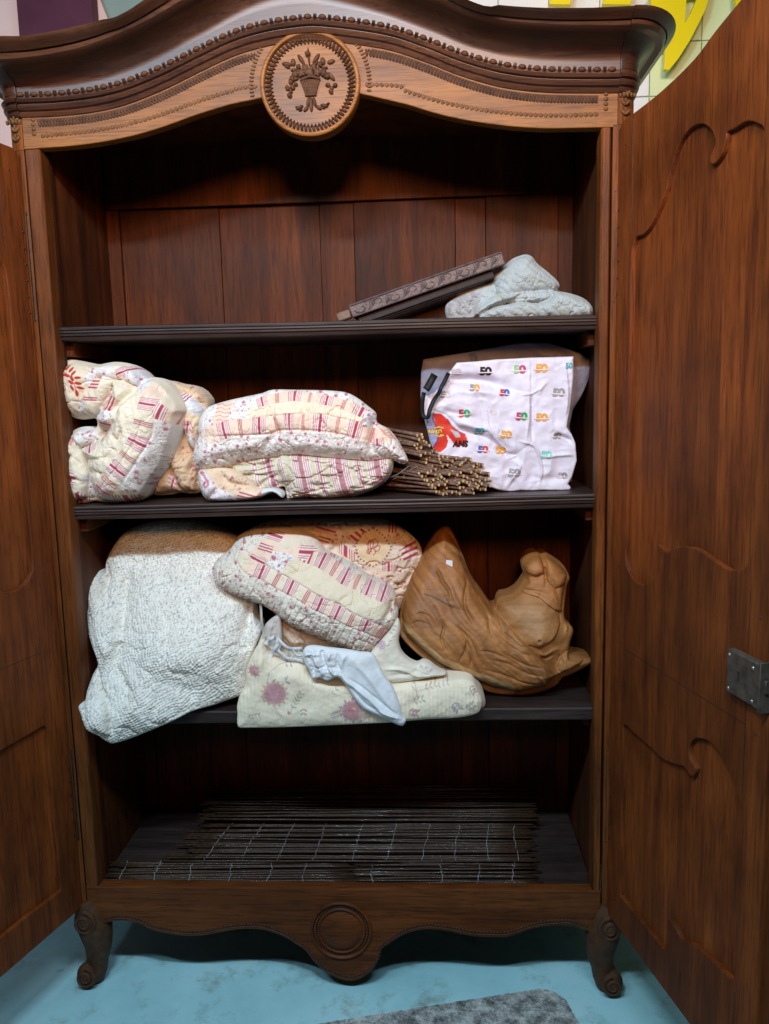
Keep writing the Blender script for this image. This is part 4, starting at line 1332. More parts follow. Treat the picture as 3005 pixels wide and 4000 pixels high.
def piping(name, pts, Y, r, parent, n=6, step=.010, ca=(.76, .72, .70), cb=(.45, .07, .12)):
    pts = catmull(pts, 8)
    V = []; F = []; C = []
    m = 12; acc = 0
    for i, p in enumerate(pts):
        a = pts[max(i-1, 0)]; b = pts[min(i+1, len(pts)-1)]
        tx, tz = b[0]-a[0], b[1]-a[1]; L = math.hypot(tx, tz)+1e-9; tx /= L; tz /= L
        if i: acc += math.hypot(p[0]-pts[i-1][0], p[1]-pts[i-1][1])
        yy = Y(p[0], p[1]) if callable(Y) else Y
        for k in range(m):
            th = 2*math.pi*k/m
            V.append((p[0]-tz*math.cos(th)*r, yy+math.sin(th)*r, p[1]+tx*math.cos(th)*r))
            ph = (acc/step+k/m*1.0) % 1.0
            C.append(cb if ph < .42 else ca)
    for i in range(len(pts)-1):
        for k in range(m): F.append((i*m+k, i*m+(k+1) % m, (i+1)*m+(k+1) % m, (i+1)*m+k))
    F.append(tuple(range(m))[::-1]); F.append(tuple((len(pts)-1)*m+k for k in range(m)))
    return mk(name, V, F, M['fabs'], parent, True, np.array(C))
piping('piping', T5([(98, 570), (122, 640), (180, 676), (260, 666), (350, 643), (480, 604), (600, 590), (720, 575), (850, 571), (1000, 592), (1150, 604), (1300, 613), (1440, 591), (1525, 622), (1562, 605)], .07), .072, .0042, pil)
# quilt bunched below the pillow
out = T5([(128, 690), (180, 670), (300, 660), (400, 690), (470, 740), (540, 800), (640, 800), (700, 830), (705, 870), (640, 830), (565, 860), (500, 880), (380, 892), (250, 892), (180, 872), (140, 800)], .05)
def hF(x, z, d):
    H = layer(x, z, T5([(128, 690), (200, 700), (260, 790), (190, 872), (140, 800)]), .014, .02)
    H += layer(x, z, T5([(200, 870), (280, 800), (400, 800), (560, 850), (500, 890), (250, 895)]), .016, .02)
    H += stroke(x, z, T5([(270, 690), (330, 760), (400, 780), (470, 800)]), .008, -.012)
    return H+.005*fbm(x, z, 34, 31)
def cF(x, z, d):
    C = fillc(x, (.70, .55, .40))
    C = floral(C, x, z, inpoly(x, z, T5([(210, 680), (420, 690), (500, 800), (300, 830)])), 33, .006, .02, (.70, .54, .38))
    C = floral(C, x, z, inpoly(x, z, T5([(120, 680), (190, 690), (270, 800), (400, 840), (400, 900), (150, 900)])), 34, .005, .015, (.72, .70, .72))
    C = stripes_poly(C, x, z, T5([(420, 810), (540, 840), (520, 890), (400, 870)]), T5([(450, 815)])[0], T5([(430, 885)])[0], 't', CREAM)
    C = line(C, x, z, T5([(140, 690), (175, 710), (205, 750), (210, 775), (190, 790), (178, 770), (190, 755)]), .0022, (.42, .08, .14))
    C = line(C, x, z, T5([(540, 850), (600, 790), (690, 770)]), .003, (.42, .12, .17))
    C = polyc(C, x, z, T5([(560, 800), (720, 790), (720, 880), (560, 880)]), (.62, .66, .68))
    return C
o = body('bunched_quilt', out, .055, .022, .16, .03, .0018, hF, cF, M['fab'], floor_z=zf2)
tag(o, 'small floral quilt bunched under the left end of the striped pillow', 'quilt', 'patchwork bedding on the shelves')

# ---------------------------------------------------------------- reeds: shared stick meshes
def twomat(me, ma, mb_, capfaces):
    me.materials.clear(); me.materials.append(ma); me.materials.append(mb_)
    for f in capfaces: me.polygons[f].material_index = 1
M['reed'] = plain('reed_bark', (.15, .085, .058), .6, noise=.5, nscale=90, bump=.4)
M['reed_cut'] = plain('cut_reed_end', (.78, .58, .28), .7, noise=.25, nscale=400)
M['reed_dark'] = plain('old_reed_bark', (.060, .030, .016), .45, noise=.5, nscale=90, bump=.4, coat=.2)
M['wire'] = plain('thin_wire', (.62, .62, .64), .5)
def stick_mesh(name, L, r, bend, mat, seed, n=7):
    rg = random.Random(seed)
    seg = 9; V = []; F = []
    px = py = 0
    for i in range(seg+1):
        t = i/seg
        y = bend*math.sin(t*math.pi+seed)*.6+rg.uniform(-1, 1)*bend*.15
        zz = bend*math.cos(t*2.3+seed*2)*.4
        rr_ = r*(1+.10*rg.uniform(-1, 1))*(1-.15*t)
        for k in range(n):
            a = 2*math.pi*k/n
            V.append((t*L, y+rr_*math.cos(a), zz+rr_*math.sin(a)))
    for i in range(seg):
        for k in range(n): F.append((i*n+k, (i+1)*n+k, (i+1)*n+(k+1) % n, i*n+(k+1) % n))
    c0 = len(F); F.append(tuple(range(n))); F.append(tuple(seg*n+k for k in range(n))[::-1])
    me = bpy.data.meshes.new(name)
    me.from_pydata(V, [], F)
    me.polygons.foreach_set('use_smooth', [True]*(len(F)-2)+[False]*2)
    twomat(me, mat, M['reed_cut'], (c0, c0+1))
    return me
reedA = [stick_mesh('reed', 1.0, 1.0, .0, M['reed'], 0)]
reedA = [stick_mesh('reed', .34, .0034+.0003*(i % 3), .003, M['reed'], i+1) for i in range(6)]
bun = thing('reed_roll', 'rolled reed screen with pale cut ends between pillow and paper bag', 'reed screen', (0, 0, 0))
C4 = lambda pts, Y=.07: xz('c4', pts, Y)
region = C4([(515, 1095), (550, 1095), (600, 1160), (650, 1215), (720, 1240), (860, 1245), (925, 1300), (938, 1400), (850, 1425), (720, 1455), (680, 1440), (610, 1400), (535, 1345), (525, 1300), (590, 1290), (560, 1240), (500, 1190)], .06)
RP = np.array(region)
rg = random.Random(21)
pts_ = []
tries = 0
while len(pts_) < 150 and tries < 20000:
    tries += 1
    x = rg.uniform(RP[:, 0].min(), RP[:, 0].max()); z = rg.uniform(RP[:, 1].min(), RP[:, 1].max())
    if not inpoly(np.array([x]), np.array([z]), RP)[0]: continue
    if any((x-a)**2+(z-b)**2 < .0056**2 for a, b in pts_): continue
    pts_.append((x, z))
zs_ = zf2(0)
for i, (x, z) in enumerate(pts_):
    z = max(z, zs_+.004)
    hgt = (z-zs_)
    up_ = hgt/.10
    dx = -.85; dy = .62+.35*rg.random(); dz = max(-.005, .36*min(1, up_)*(1 if x < .16 else .3))+rg.uniform(-.03, .06)
    d = Vector((dx, dy, dz)).normalized()
    y0 = .052+rg.random()*.022+(.03 if x > .2 and z > zs_+.06 else 0)
    o = link('reed', reedA[i % 6], bun, (x, y0, z))
    o.rotation_mode = 'QUATERNION'
    o.rotation_quaternion = d.to_track_quat('X', 'Z')
# loose binding wires
for k in range(4):
    x, z = pts_[k*13 % len(pts_)]
    mb = MB(); rr = random.Random(k)
    p = [(x-.06-.02*q+rr.uniform(-.003, .003), .075+.012*q, z+.03-.012*q+rr.uniform(-.004, .004)) for q in range(4)]
    mb.tube(catmull(p, 4), .00035, 5)
    mb.build('wire', M['wire'], bun)

# ---------------------------------------------------------------- G: paper bag
T3 = lambda pts, Y=.095: xz('t3', pts, Y)
bag = thing('paper_bag', 'crumpled white paper bag printed with coloured number fifty logos', 'bag', (0, 0, 0))
out = T3([(112, 152), (300, 120), (480, 92), (640, 60), (800, 30), (960, 14), (1130, 16), (1300, 70), (1400, 110), (1492, 148), (1480, 260), (1440, 360), (1400, 450), (1330, 560), (1300, 700), (1340, 900), (1320, 1150), (1000, 1200), (600, 1180), (250, 950), (140, 720), (100, 560), (88, 440), (95, 250)], .17)
def hG0(x, z, d):
    H = stroke(x, z, xz('t3', [(490, 90), (520, 130), (530, 200)], .17), .006, -.01)+stroke(x, z, xz('t3', [(1040, 60), (1080, 110), (1200, 130)], .17), .01, .01)
    H += stroke(x, z, xz('t3', [(1130, 20), (1290, 100), (1340, 250)], .17), .006, -.006)
    return H+.010*fbm(x, z, 14, 41)
def cG0(x, z, d):
    C = fillc(x, (.22, .22, .29))  # same white paper, its shade put into a darker colour
    rg = random.Random(3)
    pr = []
    for k in range(26):
        p = xz('t3', [(rg.uniform(100, 170) if k < 12 else rg.uniform(1350, 1480), rg.uniform(150, 500))], .17)[0]
        pr.append((p[0], p[1], .004, .002, rg.uniform(0, 3), rg.choice([(.3, .08, .06), (.12, .12, .1), (.5, .3, .1)]), .6))
    return prims_paint(C, x, z, pr)
body('back_sheet', out, .175, .006, .03, .02, .003, hG0, cG0, M['paper'], bag, smooth_out=1, floor_z=zf2)
out = T3([(385, 178), (540, 168), (700, 152), (850, 145), (990, 137), (1160, 133), (1335, 128), (1334, 300), (1322, 430), (1306, 560), (1290, 640), (1282, 705), (1320, 760), (1350, 830), (1356, 900), (1362, 975), (1340, 1050), (1322, 1110), (1290, 1165), (1312, 1190), (1308, 1216), (1230, 1228), (1100, 1215), (1000, 1222), (900, 1218), (820, 1232), (730, 1216), (650, 1190), (560, 1150), (400, 1080), (270, 960), (205, 912), (165, 820), (140, 720), (118, 630), (105, 560), (92, 520), (100, 480), (125, 450), (200, 420), (260, 360), (300, 300), (330, 245)], .11)
def hG(x, z, d):
    H = 0*x
    # two big facets with crisp edges
    H += layer(x, z, T3([(250, 420), (540, 400), (620, 560), (650, 740), (440, 740), (300, 600), (180, 560)]), .012, .06)
    H += layer(x, z, T3([(540, 400), (760, 380), (1000, 430), (1000, 820), (850, 940), (650, 740), (620, 560)]), .006, .05)
    H += stroke(x, z, T3([(280, 330), (420, 320), (600, 325), (780, 380)]), .012, -.022)
    H += stroke(x, z, T3([(300, 390), (500, 400), (760, 430)]), .010, .007)
    H += stroke(x, z, T3([(540, 400), (620, 560), (655, 740), (760, 860), (850, 945)]), .0035, .006)
    H += stroke(x, z, T3([(340, 690), (500, 745), (640, 800), (750, 870), (850, 945)]), .010, -.014)
    H += stroke(x, z, T3([(350, 660), (500, 700), (640, 750)]), .010, .008)
    H += stroke(x, z, T3([(990, 137), (1000, 300), (1000, 430)]), .0022, -.0035)
    H += stroke(x, z, T3([(1005, 430), (1003, 620), (1000, 810)]), .004, -.006)+stroke(x, z, T3([(975, 430), (973, 620), (955, 810)]), .003, .004)
    H += stroke(x, z, T3([(920, 440), (1000, 430), (1060, 390)]), .0025, .004)
    H += stroke(x, z, T3([(900, 820), (1020, 860), (1070, 980), (1080, 1080), (1060, 1170)]), .003, .006)
    H += stroke(x, z, T3([(720, 700), (720, 760)]), .002, .003)
    H += stroke(x, z, T3([(780, 1210), (840, 1120), (900, 1030), (870, 980)]), .005, .006)
    H += stroke(x, z, T3([(690, 860), (780, 920), (870, 945)]), .006, -.012)
    H += stroke(x, z, T3([(780, 880), (810, 950), (880, 940)]), .003, .005)
    H += stroke(x, z, T3([(1000, 1140), (1150, 1130), (1300, 1100)]), .010, -.006)+stroke(x, z, T3([(1080, 950), (1300, 930), (1350, 960)]), .004, .005)
    H += stroke(x, z, T3([(1180, 760), (1260, 790), (1340, 830)]), .006, -.010)+stroke(x, z, T3([(1120, 330), (1080, 380), (1060, 420)]), .004, .004)
    H += stroke(x, z, T3([(1260, 150), (1290, 400), (1270, 700)]), .004, .004)
    H += stroke(x, z, T3([(250, 560), (420, 600), (560, 640)]), .006, -.004)
    f = np.abs(fbm(x, z, 17, 44, 3)); g = np.abs(fbm(x+.3, z*1.2, 34, 47, 2))
    return H-.010*f-.0035*g
def cG(x, z, d):
    C = fillc(x, (.70, .68, .80))
    C = polyc(C, x, z, T3([(150, 600), (200, 590), (290, 700), (200, 880), (130, 720)]), (.30, .32, .55))
    C = polyc(C, x, z, T3([(195, 590), (260, 595), (310, 640), (345, 695), (400, 740), (455, 765), (472, 800), (462, 850), (380, 870), (340, 810), (300, 760), (315, 820), (300, 870), (260, 905), (205, 905), (195, 870), (225, 820), (240, 770), (215, 700)]), (.62, .035, .02))
    C = polyc(C, x, z, T3([(330, 720), (400, 745), (420, 790), (380, 790)]), (.45, .45, .47))
    C = line(C, x, z, T3([(195, 590), (190, 640), (215, 700), (240, 770), (225, 820), (195, 870)]), .0018, (.15, .02, .08))
    C = line(C, x, z, T3([(310, 640), (345, 695), (400, 740), (455, 765)]), .0014, (.2, .02, .05))
    # yellow script lettering, half hidden in the fold
    for q in ([(150, 730), (158, 750), (160, 725), (172, 750)], [(178, 728), (180, 752)], [(186, 730), (194, 752), (204, 728)], [(212, 740), (226, 728), (214, 752), (228, 752)], [(236, 752), (240, 730), (255, 725), (262, 745)], [(200, 712), (240, 702), (275, 712)], [(210, 765), (245, 780), (278, 770), (250, 768)]):
        C = line(C, x, z, T3(q), .0021, (.10, .03, .02), .9)
        C = line(C, x, z, T3(q), .0010, (.78, .56, .08), 1)
    return C
body('front_sheet', out, .115, .010, .05, .012, .0016, hG, cG, M['paper'], bag, smooth_out=1, floor_z=zf2)
def inkmat(c, nm):
    k = 'ink_'+nm
    if k not in M: M[k] = plain('print_'+nm, c, .6, noise=.15, nscale=300)
    return M[k]
def drape_text(txt, cr, px_, py_, size, rot, mat, surf, parent, Yr, name='print', bold=0.0, sx=1.0, lift=.0012, shear=0):
    cu = bpy.data.curves.new('t', 'FONT')
    cu.body = txt; cu.size = size; cu.align_x = 'CENTER'; cu.align_y = 'CENTER'; cu.offset = bold; cu.resolution_u = 3; cu.shear = shear
    t = bpy.data.objects.new('t', cu); COL.objects.link(t)
    dg = bpy.context.evaluated_depsgraph_get()
    me = bpy.data.meshes.new_from_object(t.evaluated_get(dg))
    bpy.data.objects.remove(t); bpy.data.curves.remove(cu)
    bm = bmesh.new(); bm.from_mesh(me)
    bmesh.ops.subdivide_edges(bm, edges=[e for e in bm.edges if e.calc_length() > size*.25], cuts=2)
    bmesh.ops.triangulate(bm, faces=bm.faces[:])
    x0, _, z0 = aty(cr, px_, py_, Yr)
    cr_, sr_ = math.cos(rot), math.sin(rot)
    for v in bm.verts:
        X = v.co.x*sx; Z = v.co.y
        x = x0+X*cr_-Z*sr_; z = z0+X*sr_+Z*cr_
        y = surf_y(surf, x, z)
        v.co = (x, (y if y is not None else Yr)-lift, z)
    bm.to_mesh(me); bm.free()
    me.name = name
    me.materials.clear(); me.materials.append(mat)
    o = bpy.data.objects.new(name, me); COL.objects.link(o); o.parent = parent
    return o
inks = dict(black=(.010, .010, .012), green=(.03, .35, .12), rose=(.45, .06, .18), orange=(.70, .35, .05), teal=(.05, .38, .42), blue=(.06, .12, .40), red=(.55, .05, .08), gray=(.28, .28, .30), lgreen=(.25, .50, .22), lteal=(.20, .60, .52), grey=(.55, .52, .55))
for k, c in inks.items(): inkmat(c, k)
logos = [(620, 250, 'black', 'black', 1.0, 0), (900, 235, 'lgreen', 'rose', 1.0, 0), (1078, 225, 'orange', 'orange', 1.0, 0), (530, 385, 'gray', 'orange', .8, -.1), (775, 425, 'red', 'blue', .8, -.15), (290, 440, 'gray', 'grey', .8, -.1), (375, 258, 'grey', 'grey', .9, 0),
         (1218, 425, 'gray', 'gray', 1.0, -.1), (445, 595, 'red', 'green', .95, .1), (912, 620, 'rose', 'green', .95, -.1), (1080, 628, 'orange', 'orange', .95, 0), (570, 742, 'teal', 'teal', .8, -.1), (785, 768, 'orange', 'orange', .9, -.2),
         (598, 890, 'blue', 'red', .85, -.1), (748, 900, 'orange', 'orange', .8, -.1), (1210, 780, 'gray', 'gray', .7, -.1), (1118, 935, 'lteal', 'lteal', .9, -.15), (855, 1082, 'gray', 'gray', 1.0, -.1), (1250, 1105, 'grey', 'gray', .75, -.1), (685, 585, 'grey', 'grey', .5, .7)]
for (u, v, a, b_, s_, r_) in logos:
    drape_text('5', 't3', u-22*s_, v, .0255*s_, r_, M['ink_'+a], 'front_sheet', bag, .09, 'logo_digit', .0012, 1.15)
    drape_text('0', 't3', u+24*s_, v+4*r_, .0255*s_, r_, M['ink_'+b_], 'front_sheet', bag, .09, 'logo_digit', .0012, 1.25)
    mbx = drape_text('-----', 't3', u-2, v+4, .014*s_, r_, inkmat((.80, .62, .62), 'pink'), 'front_sheet', bag, .09, 'logo_band', .0006, 1.6, .0017)
drape_text('ANS', 't3', 415, 842, .0200, -.04, M['ink_black'], 'front_sheet', bag, .09, 'lettering', .0010, .90, .0020, .1)
p = T3([(1322, 185), (1322, 250)])
drape_text('50', 't3', 1305, 205, .018, 0, M['ink_teal'], 'front_sheet', bag, .09, 'logo_digit', .0006, .9)
# black handles
for pts in ([(318, 262), (290, 320), (262, 372), (235, 430), (200, 480), (165, 560), (150, 620), (112, 610), (104, 520), (118, 420)], [(205, 275), (180, 320), (150, 375), (132, 400)]):
    mb = MB()
    q = T3(pts, .085)
    q = catmull(q, 4)
    V = []; F = []
    w = .0048 if len(pts) > 5 else .0085
    for i, p in enumerate(q):
        a = q[max(i-1, 0)]; b = q[min(i+1, len(q)-1)]
        tx, tz = b[0]-a[0], b[1]-a[1]; L = math.hypot(tx, tz); nx_, nz_ = -tz/L*w, tx/L*w
        y = .088+.004*math.sin(i*.5)
        V += [(p[0]-nx_, y, p[1]-nz_), (p[0]+nx_, y-.004, p[1]+nz_), (p[0]+nx_, y-.0022, p[1]+nz_), (p[0]-nx_, y+.0018, p[1]-nz_)]
    for i in range(len(q)-1):
        for k in range(4): F.append((i*4+k, i*4+(k+1) % 4, (i+1)*4+(k+1) % 4, (i+1)*4+k))
    F.append((0, 1, 2, 3)); F.append(tuple(len(V)-4+k for k in (3, 2, 1, 0)))
    mk('handle', V, F, M['ink_black'], bag)

# ---------------------------------------------------------------- A/B: top shelf
fr = thing('picture_frame', 'dark carved wooden frame lying tilted on the top shelf', 'frame', (0, 0, 0))
M['frame'] = plain('grey_brown_carved_wood', (.10, .078, .080), .38, noise=.4, nscale=70, bump=.3, coat=.3)
M['frame_end'] = plain('bare_frame_wood', (.16, .11, .08), .6, noise=.3, nscale=60)
fa = Vector(aty('c4', 178, 482, .085)); fb = Vector(aty('c4', 1010, 190, .085))
ex = (fb-fa).normalized(); Lf = (fb-fa).length
eup = Vector((0, -.0, 1)); ez = (eup-ex*eup.dot(ex)).normalized(); ey = ez.cross(ex)
def fmap(u, v, w): # along, back, up in the frame's own directions
    return fa+ex*u+ey*v+ez*w
def fbox(name, u0, u1, v0, v1, w0, w1, mat, parent, slope=0):
    mb = MB(); mb.box(u0, u1, v0, v1, w0, w1, .003)
    o = mb.build(name, mat, parent)
    for v in o.data.vertices:
        p = v.co.copy()
        v.co = fmap(p.x, p.y, p.z+slope*p.y)
    return o
fm = fbox('front_rail', 0, Lf, 0, .030, .004, .034, M['frame'], fr)
fbox('rear_rail', .0, Lf, .24, .27, .004, .034, M['frame'], fr)
fbox('side_rail', Lf-.03, Lf-.001, .031, .239, .006, .032, M['frame'], fr)
fbox('side_rail', .001, .03, .031, .239, .006, .032, M['frame'], fr)
fbox('end_block', -.034, -.001, .002, .03, .006, .026, M['frame_end'], fr)
M['lip'] = plain('dark_frame_lip', (.022, .015, .016), .6, noise=.3, nscale=60)
fbox('inner_lip', .01, Lf-.03, .012, .03, -.016, .003, M['lip'], fr)
mb = MB()
u = .012; k = 0
while u < Lf-.03:
    # swirling scroll relief
    pts = []
    for q in range(16):
        t = q/15*4.6
        r = .013*(1-q/18)
        pts.append(fmap(u+.016-r*math.cos(t)*1.25, -.0005, .019+(r*math.sin(t))*(1 if k % 2 else -1)))
    mb.tube(pts, [.0022*(1-q/26) for q in range(16)], 6)
    for q in range(4):
        p0 = fmap(u+.030+q*.003, -.0005, .008+q*.002); p1 = fmap(u+.038+q*.004, -.0005, .030-q*.002)
        mb.tube([p0, (p0+p1)/2+ex*.003, p1], .0014, 6)
    u += .042; k += 1
mb.tube([fmap(v, -.001, .006) for v in np.linspace(.004, Lf-.004, 12)], .0018, 6)
mb.tube([fmap(v, -.001, .032) for v in np.linspace(.004, Lf-.004, 12)], .0022, 6)
u = .02
while u < Lf-.03:
    u += .009
tag(mb.build('scroll_carving', M['frame'], fm), kind='stuff')

C4y = lambda pts, Y=.09: xz('c4', pts, Y)
out = C4y([(678, 435), (690, 392), (750, 350), (830, 312), (930, 280), (945, 245), (985, 200), (1040, 152), (1085, 132), (1120, 125), (1152, 138), (1180, 175), (1230, 215), (1285, 265), (1302, 298), (1290, 322), (1350, 335), (1430, 362), (1475, 405), (1484, 440), (1470, 485), (1300, 500), (1150, 505), (1000, 508), (860, 512), (790, 514), (740, 514), (700, 500)], .12)
BL1 = C4y([(945, 250), (985, 200), (1040, 152), (1120, 125), (1152, 138), (1180, 175), (1285, 265), (1302, 298), (1285, 325), (1180, 325), (1090, 340), (1000, 400), (960, 340)])
BL2 = C4y([(790, 478), (850, 400), (960, 340), (1010, 350), (1100, 330), (1250, 318), (1350, 335), (1430, 362), (1475, 405), (1484, 440), (1470, 490), (1300, 505), (1000, 512)])
BL3 = C4y([(1100, 375), (1180, 400), (1230, 385), (1262, 350), (1250, 318), (1350, 335), (1475, 405), (1484, 440), (1470, 490), (1300, 505), (1000, 512), (870, 512), (900, 440), (960, 410)])
def hB(x, z, d):
    H = layer(x, z, BL1, .030, .05)+layer(x, z, BL2, .030, .028)+layer(x, z, BL3, .022, .018)
    H += stroke(x, z, C4y([(855, 465), (940, 412), (1060, 392), (1200, 385), (1255, 362)]), .0038, -.024)
    H += stroke(x, z, C4y([(870, 445), (960, 395), (1080, 372), (1220, 372)]), .003, -.006)
    H += stroke(x, z, C4y([(800, 470), (850, 420), (930, 370)]), .004, -.008)
    rows = np.abs(np.sin((x*.8+z*1.0)*150+2*vn(x, z, 30, 3)))
    H += .0024*rows+wr(x, z, 40, 210, .004)
    lf = sstep((C4y([(900, 300)])[0][0]-x)/.02)
    H += lf*.006*fbm(x, z, 120, 52)
    return H+.005*fbm(x, z, 25, 51)
def cB(x, z, d):
    C = fillc(x, (.38, .44, .45))
    n = fbm(x, z, 60, 55)
    C = mixc(C, sstep((n-.12)*4)*.30, (.34, .34, .24))
    q = np.abs(fbm(x, z, 48, 56, 3))
    C = mixc(C, (q < .035)*.35*(x < C4y([(1250, 300)])[0][0]), (.28, .32, .34))
    lf = sstep((C4y([(880, 300)])[0][0]-x)/.015)
    C = mixc(C, lf*.75, (.27, .27, .28))
    C = mixc(C, lf*sstep(fbm(x, z, 150, 57)*4)*.6, (.46, .44, .44))
    st = inpoly(x, z, C4y([(1280, 330), (1490, 400), (1490, 450), (1260, 460)]))
    C = mixc(C, st*(np.sin(x*420) > .2)*.25, (.34, .38, .34))
    return C
o = body('folded_blanket', out, .13, .022, .16, .035, .0015, hB, cB, M['fabw'], floor_z=zf1)
tag(o, 'light grey quilted blanket folded on the right of the top shelf', 'blanket')

# ================================================================== lower shelf
# ---------------------------------------------------------------- H: white speckled quilt
yH = lambda x, z: .055+.145*sstep((z-.86)/.24)-.072*sstep((.84-z)/.12)*sstep((-.24-x)/.14)-.02*sstep((.80-z)/.12)*sstep((-.48-x)/.08)
C5 = lambda pts, Y=0: xzv('c5', pts, lambda x, z: yH(x, z)-(.05 if Y == 0 else 0))
out = C5([(112, 445), (130, 395), (160, 365), (205, 345), (243, 352), (252, 290), (275, 235), (320, 165), (370, 112), (450, 76), (560, 58), (700, 58), (800, 78), (900, 108), (980, 145), (1060, 210), (1120, 320), (1130, 480), (1118, 560), (1125, 640), (1160, 700), (1140, 770), (1095, 880), (1080, 960), (1072, 1040), (1035, 1085), (900, 1132), (780, 1165), (700, 1202), (620, 1242), (500, 1292), (400, 1332), (300, 1362), (258, 1350), (210, 1316), (140, 1280), (108, 1205), (88, 1152), (100, 1130), (128, 1110), (140, 1050), (172, 960), (205, 885), (170, 790), (140, 680), (125, 590), (115, 510)], 1)
HL1 = C5([(370, 305), (480, 285), (640, 285), (820, 310), (960, 360), (1120, 500), (1110, 600), (1080, 760), (1075, 960), (1070, 1050), (900, 1132), (780, 1165), (620, 1242), (500, 1292), (400, 1332), (300, 1362), (262, 1330), (235, 1150), (190, 1040), (180, 950), (260, 870), (310, 800), (330, 640), (345, 480)])
HL0 = C5([(250, 300), (300, 190), (450, 76), (700, 58), (980, 145), (1120, 320), (1130, 520), (1000, 700), (600, 800), (300, 800), (230, 560), (225, 420)])
HL2 = C5([(112, 445), (160, 365), (243, 352), (235, 440), (225, 560), (300, 640), (320, 780), (230, 880), (170, 790), (125, 590)])
HL3 = C5([(88, 1152), (128, 1110), (175, 1085), (225, 1130), (245, 1190), (258, 1350), (140, 1280)])
def hH(x, z, d):
    H = soft(x, z, HL1, .045, .12)+.6*layer(x, z, HL2, .028, .035)+layer(x, z, HL3, .018, .02)
    H += stroke(x, z, C5([(222, 350), (228, 410), (215, 470), (205, 520)]), .008, -.03)
    H += stroke(x, z, C5([(175, 960), (190, 1040), (225, 1100), (245, 1170), (258, 1340)]), .006, -.022)
    H += stroke(x, z, C5([(360, 310), (340, 480), (320, 640), (300, 800), (300, 950)]), .014, -.020)
    H += stroke(x, z, C5([(300, 950), (360, 1000), (400, 1080)]), .012, -.016)
    H += stroke(x, z, C5([(1100, 560), (1060, 680), (1040, 800)]), .014, -.024)
    H += stroke(x, z, C5([(260, 900), (330, 960), (400, 1020), (420, 1120)]), .02, .006)
    H += stroke(x, z, C5([(750, 1165), (720, 1080), (640, 1000)]), .012, -.006)
    # puckered rows
    u = (x*.93+z*.36); v = (z*.93-x*.36)
    w1 = vn(x, z, 40, 61)*.012; w2 = vn(x, z, 45, 62)*.012
    cell = np.abs(np.sin((u+w1)*math.pi/.0085))*np.abs(np.sin((v+w2)*math.pi/.0068))
    H += .0038*np.sqrt(cell)*(.7+.6*vn(x, z, 60, 63)+.3)+.0022*fbm(x, z, 150, 64, 2)
    H += wr(x, z, 11, 211, .0045, .07)+wr(x, z, 24, 212, .0015)
    return H+.011*fbm(x, z, 10, 60)
def cH(x, z, d):
    C = fillc(x, (.84, .80, .72))
    n = vn(x, z, 520, 65)+.5*vn(x, z, 310, 66)
    C = mixc(C, sstep((n-.16)*7)*.62, (.26, .26, .27))
    n = vn(x, z, 480, 67)
    C = mixc(C, sstep((n-.30)*8)*.5, (.50, .30, .20))
    return C
o = body('speckled_quilt', out, .0, .035, .22, .09, .0014, hH, cH, M['fab'], floor_z=zf3, hang=.016, yfun=yH, hx=-.335)
tag(o, 'large bundled white quilt with tiny grey speckles hanging over the lower shelf', 'quilt')

# ---------------------------------------------------------------- rear cushion + I: patchwork cushion
T6 = lambda pts, Y=.02: xz('t6', pts, Y)
yI = lambda x, z: .060+.07*sstep((z-.95)/.20)
out = T6([(230, 200), (280, 120), (400, 66), (600, 46), (850, 42), (1100, 46), (1200, 66), (1300, 125), (1380, 195), (1412, 262), (1400, 330), (1360, 420), (1300, 560), (1262, 640), (1200, 680), (1000, 600), (700, 400)], .19)
T6b = lambda pts: T6(pts, .14)
def hI0(x, z, d):
    H = stroke(x, z, T6b([(1200, 470), (1280, 480), (1350, 400)]), .006, -.012)+stroke(x, z, T6b([(1220, 520), (1290, 510)]), .005, -.010)
    H += stroke(x, z, T6b([(820, 120), (850, 200), (830, 280)]), .010, -.008)
    return H+.005*fbm(x, z, 20, 71)+.0014*fbm(x, z, 90, 72)+wr(x, z, 22, 213, .005)
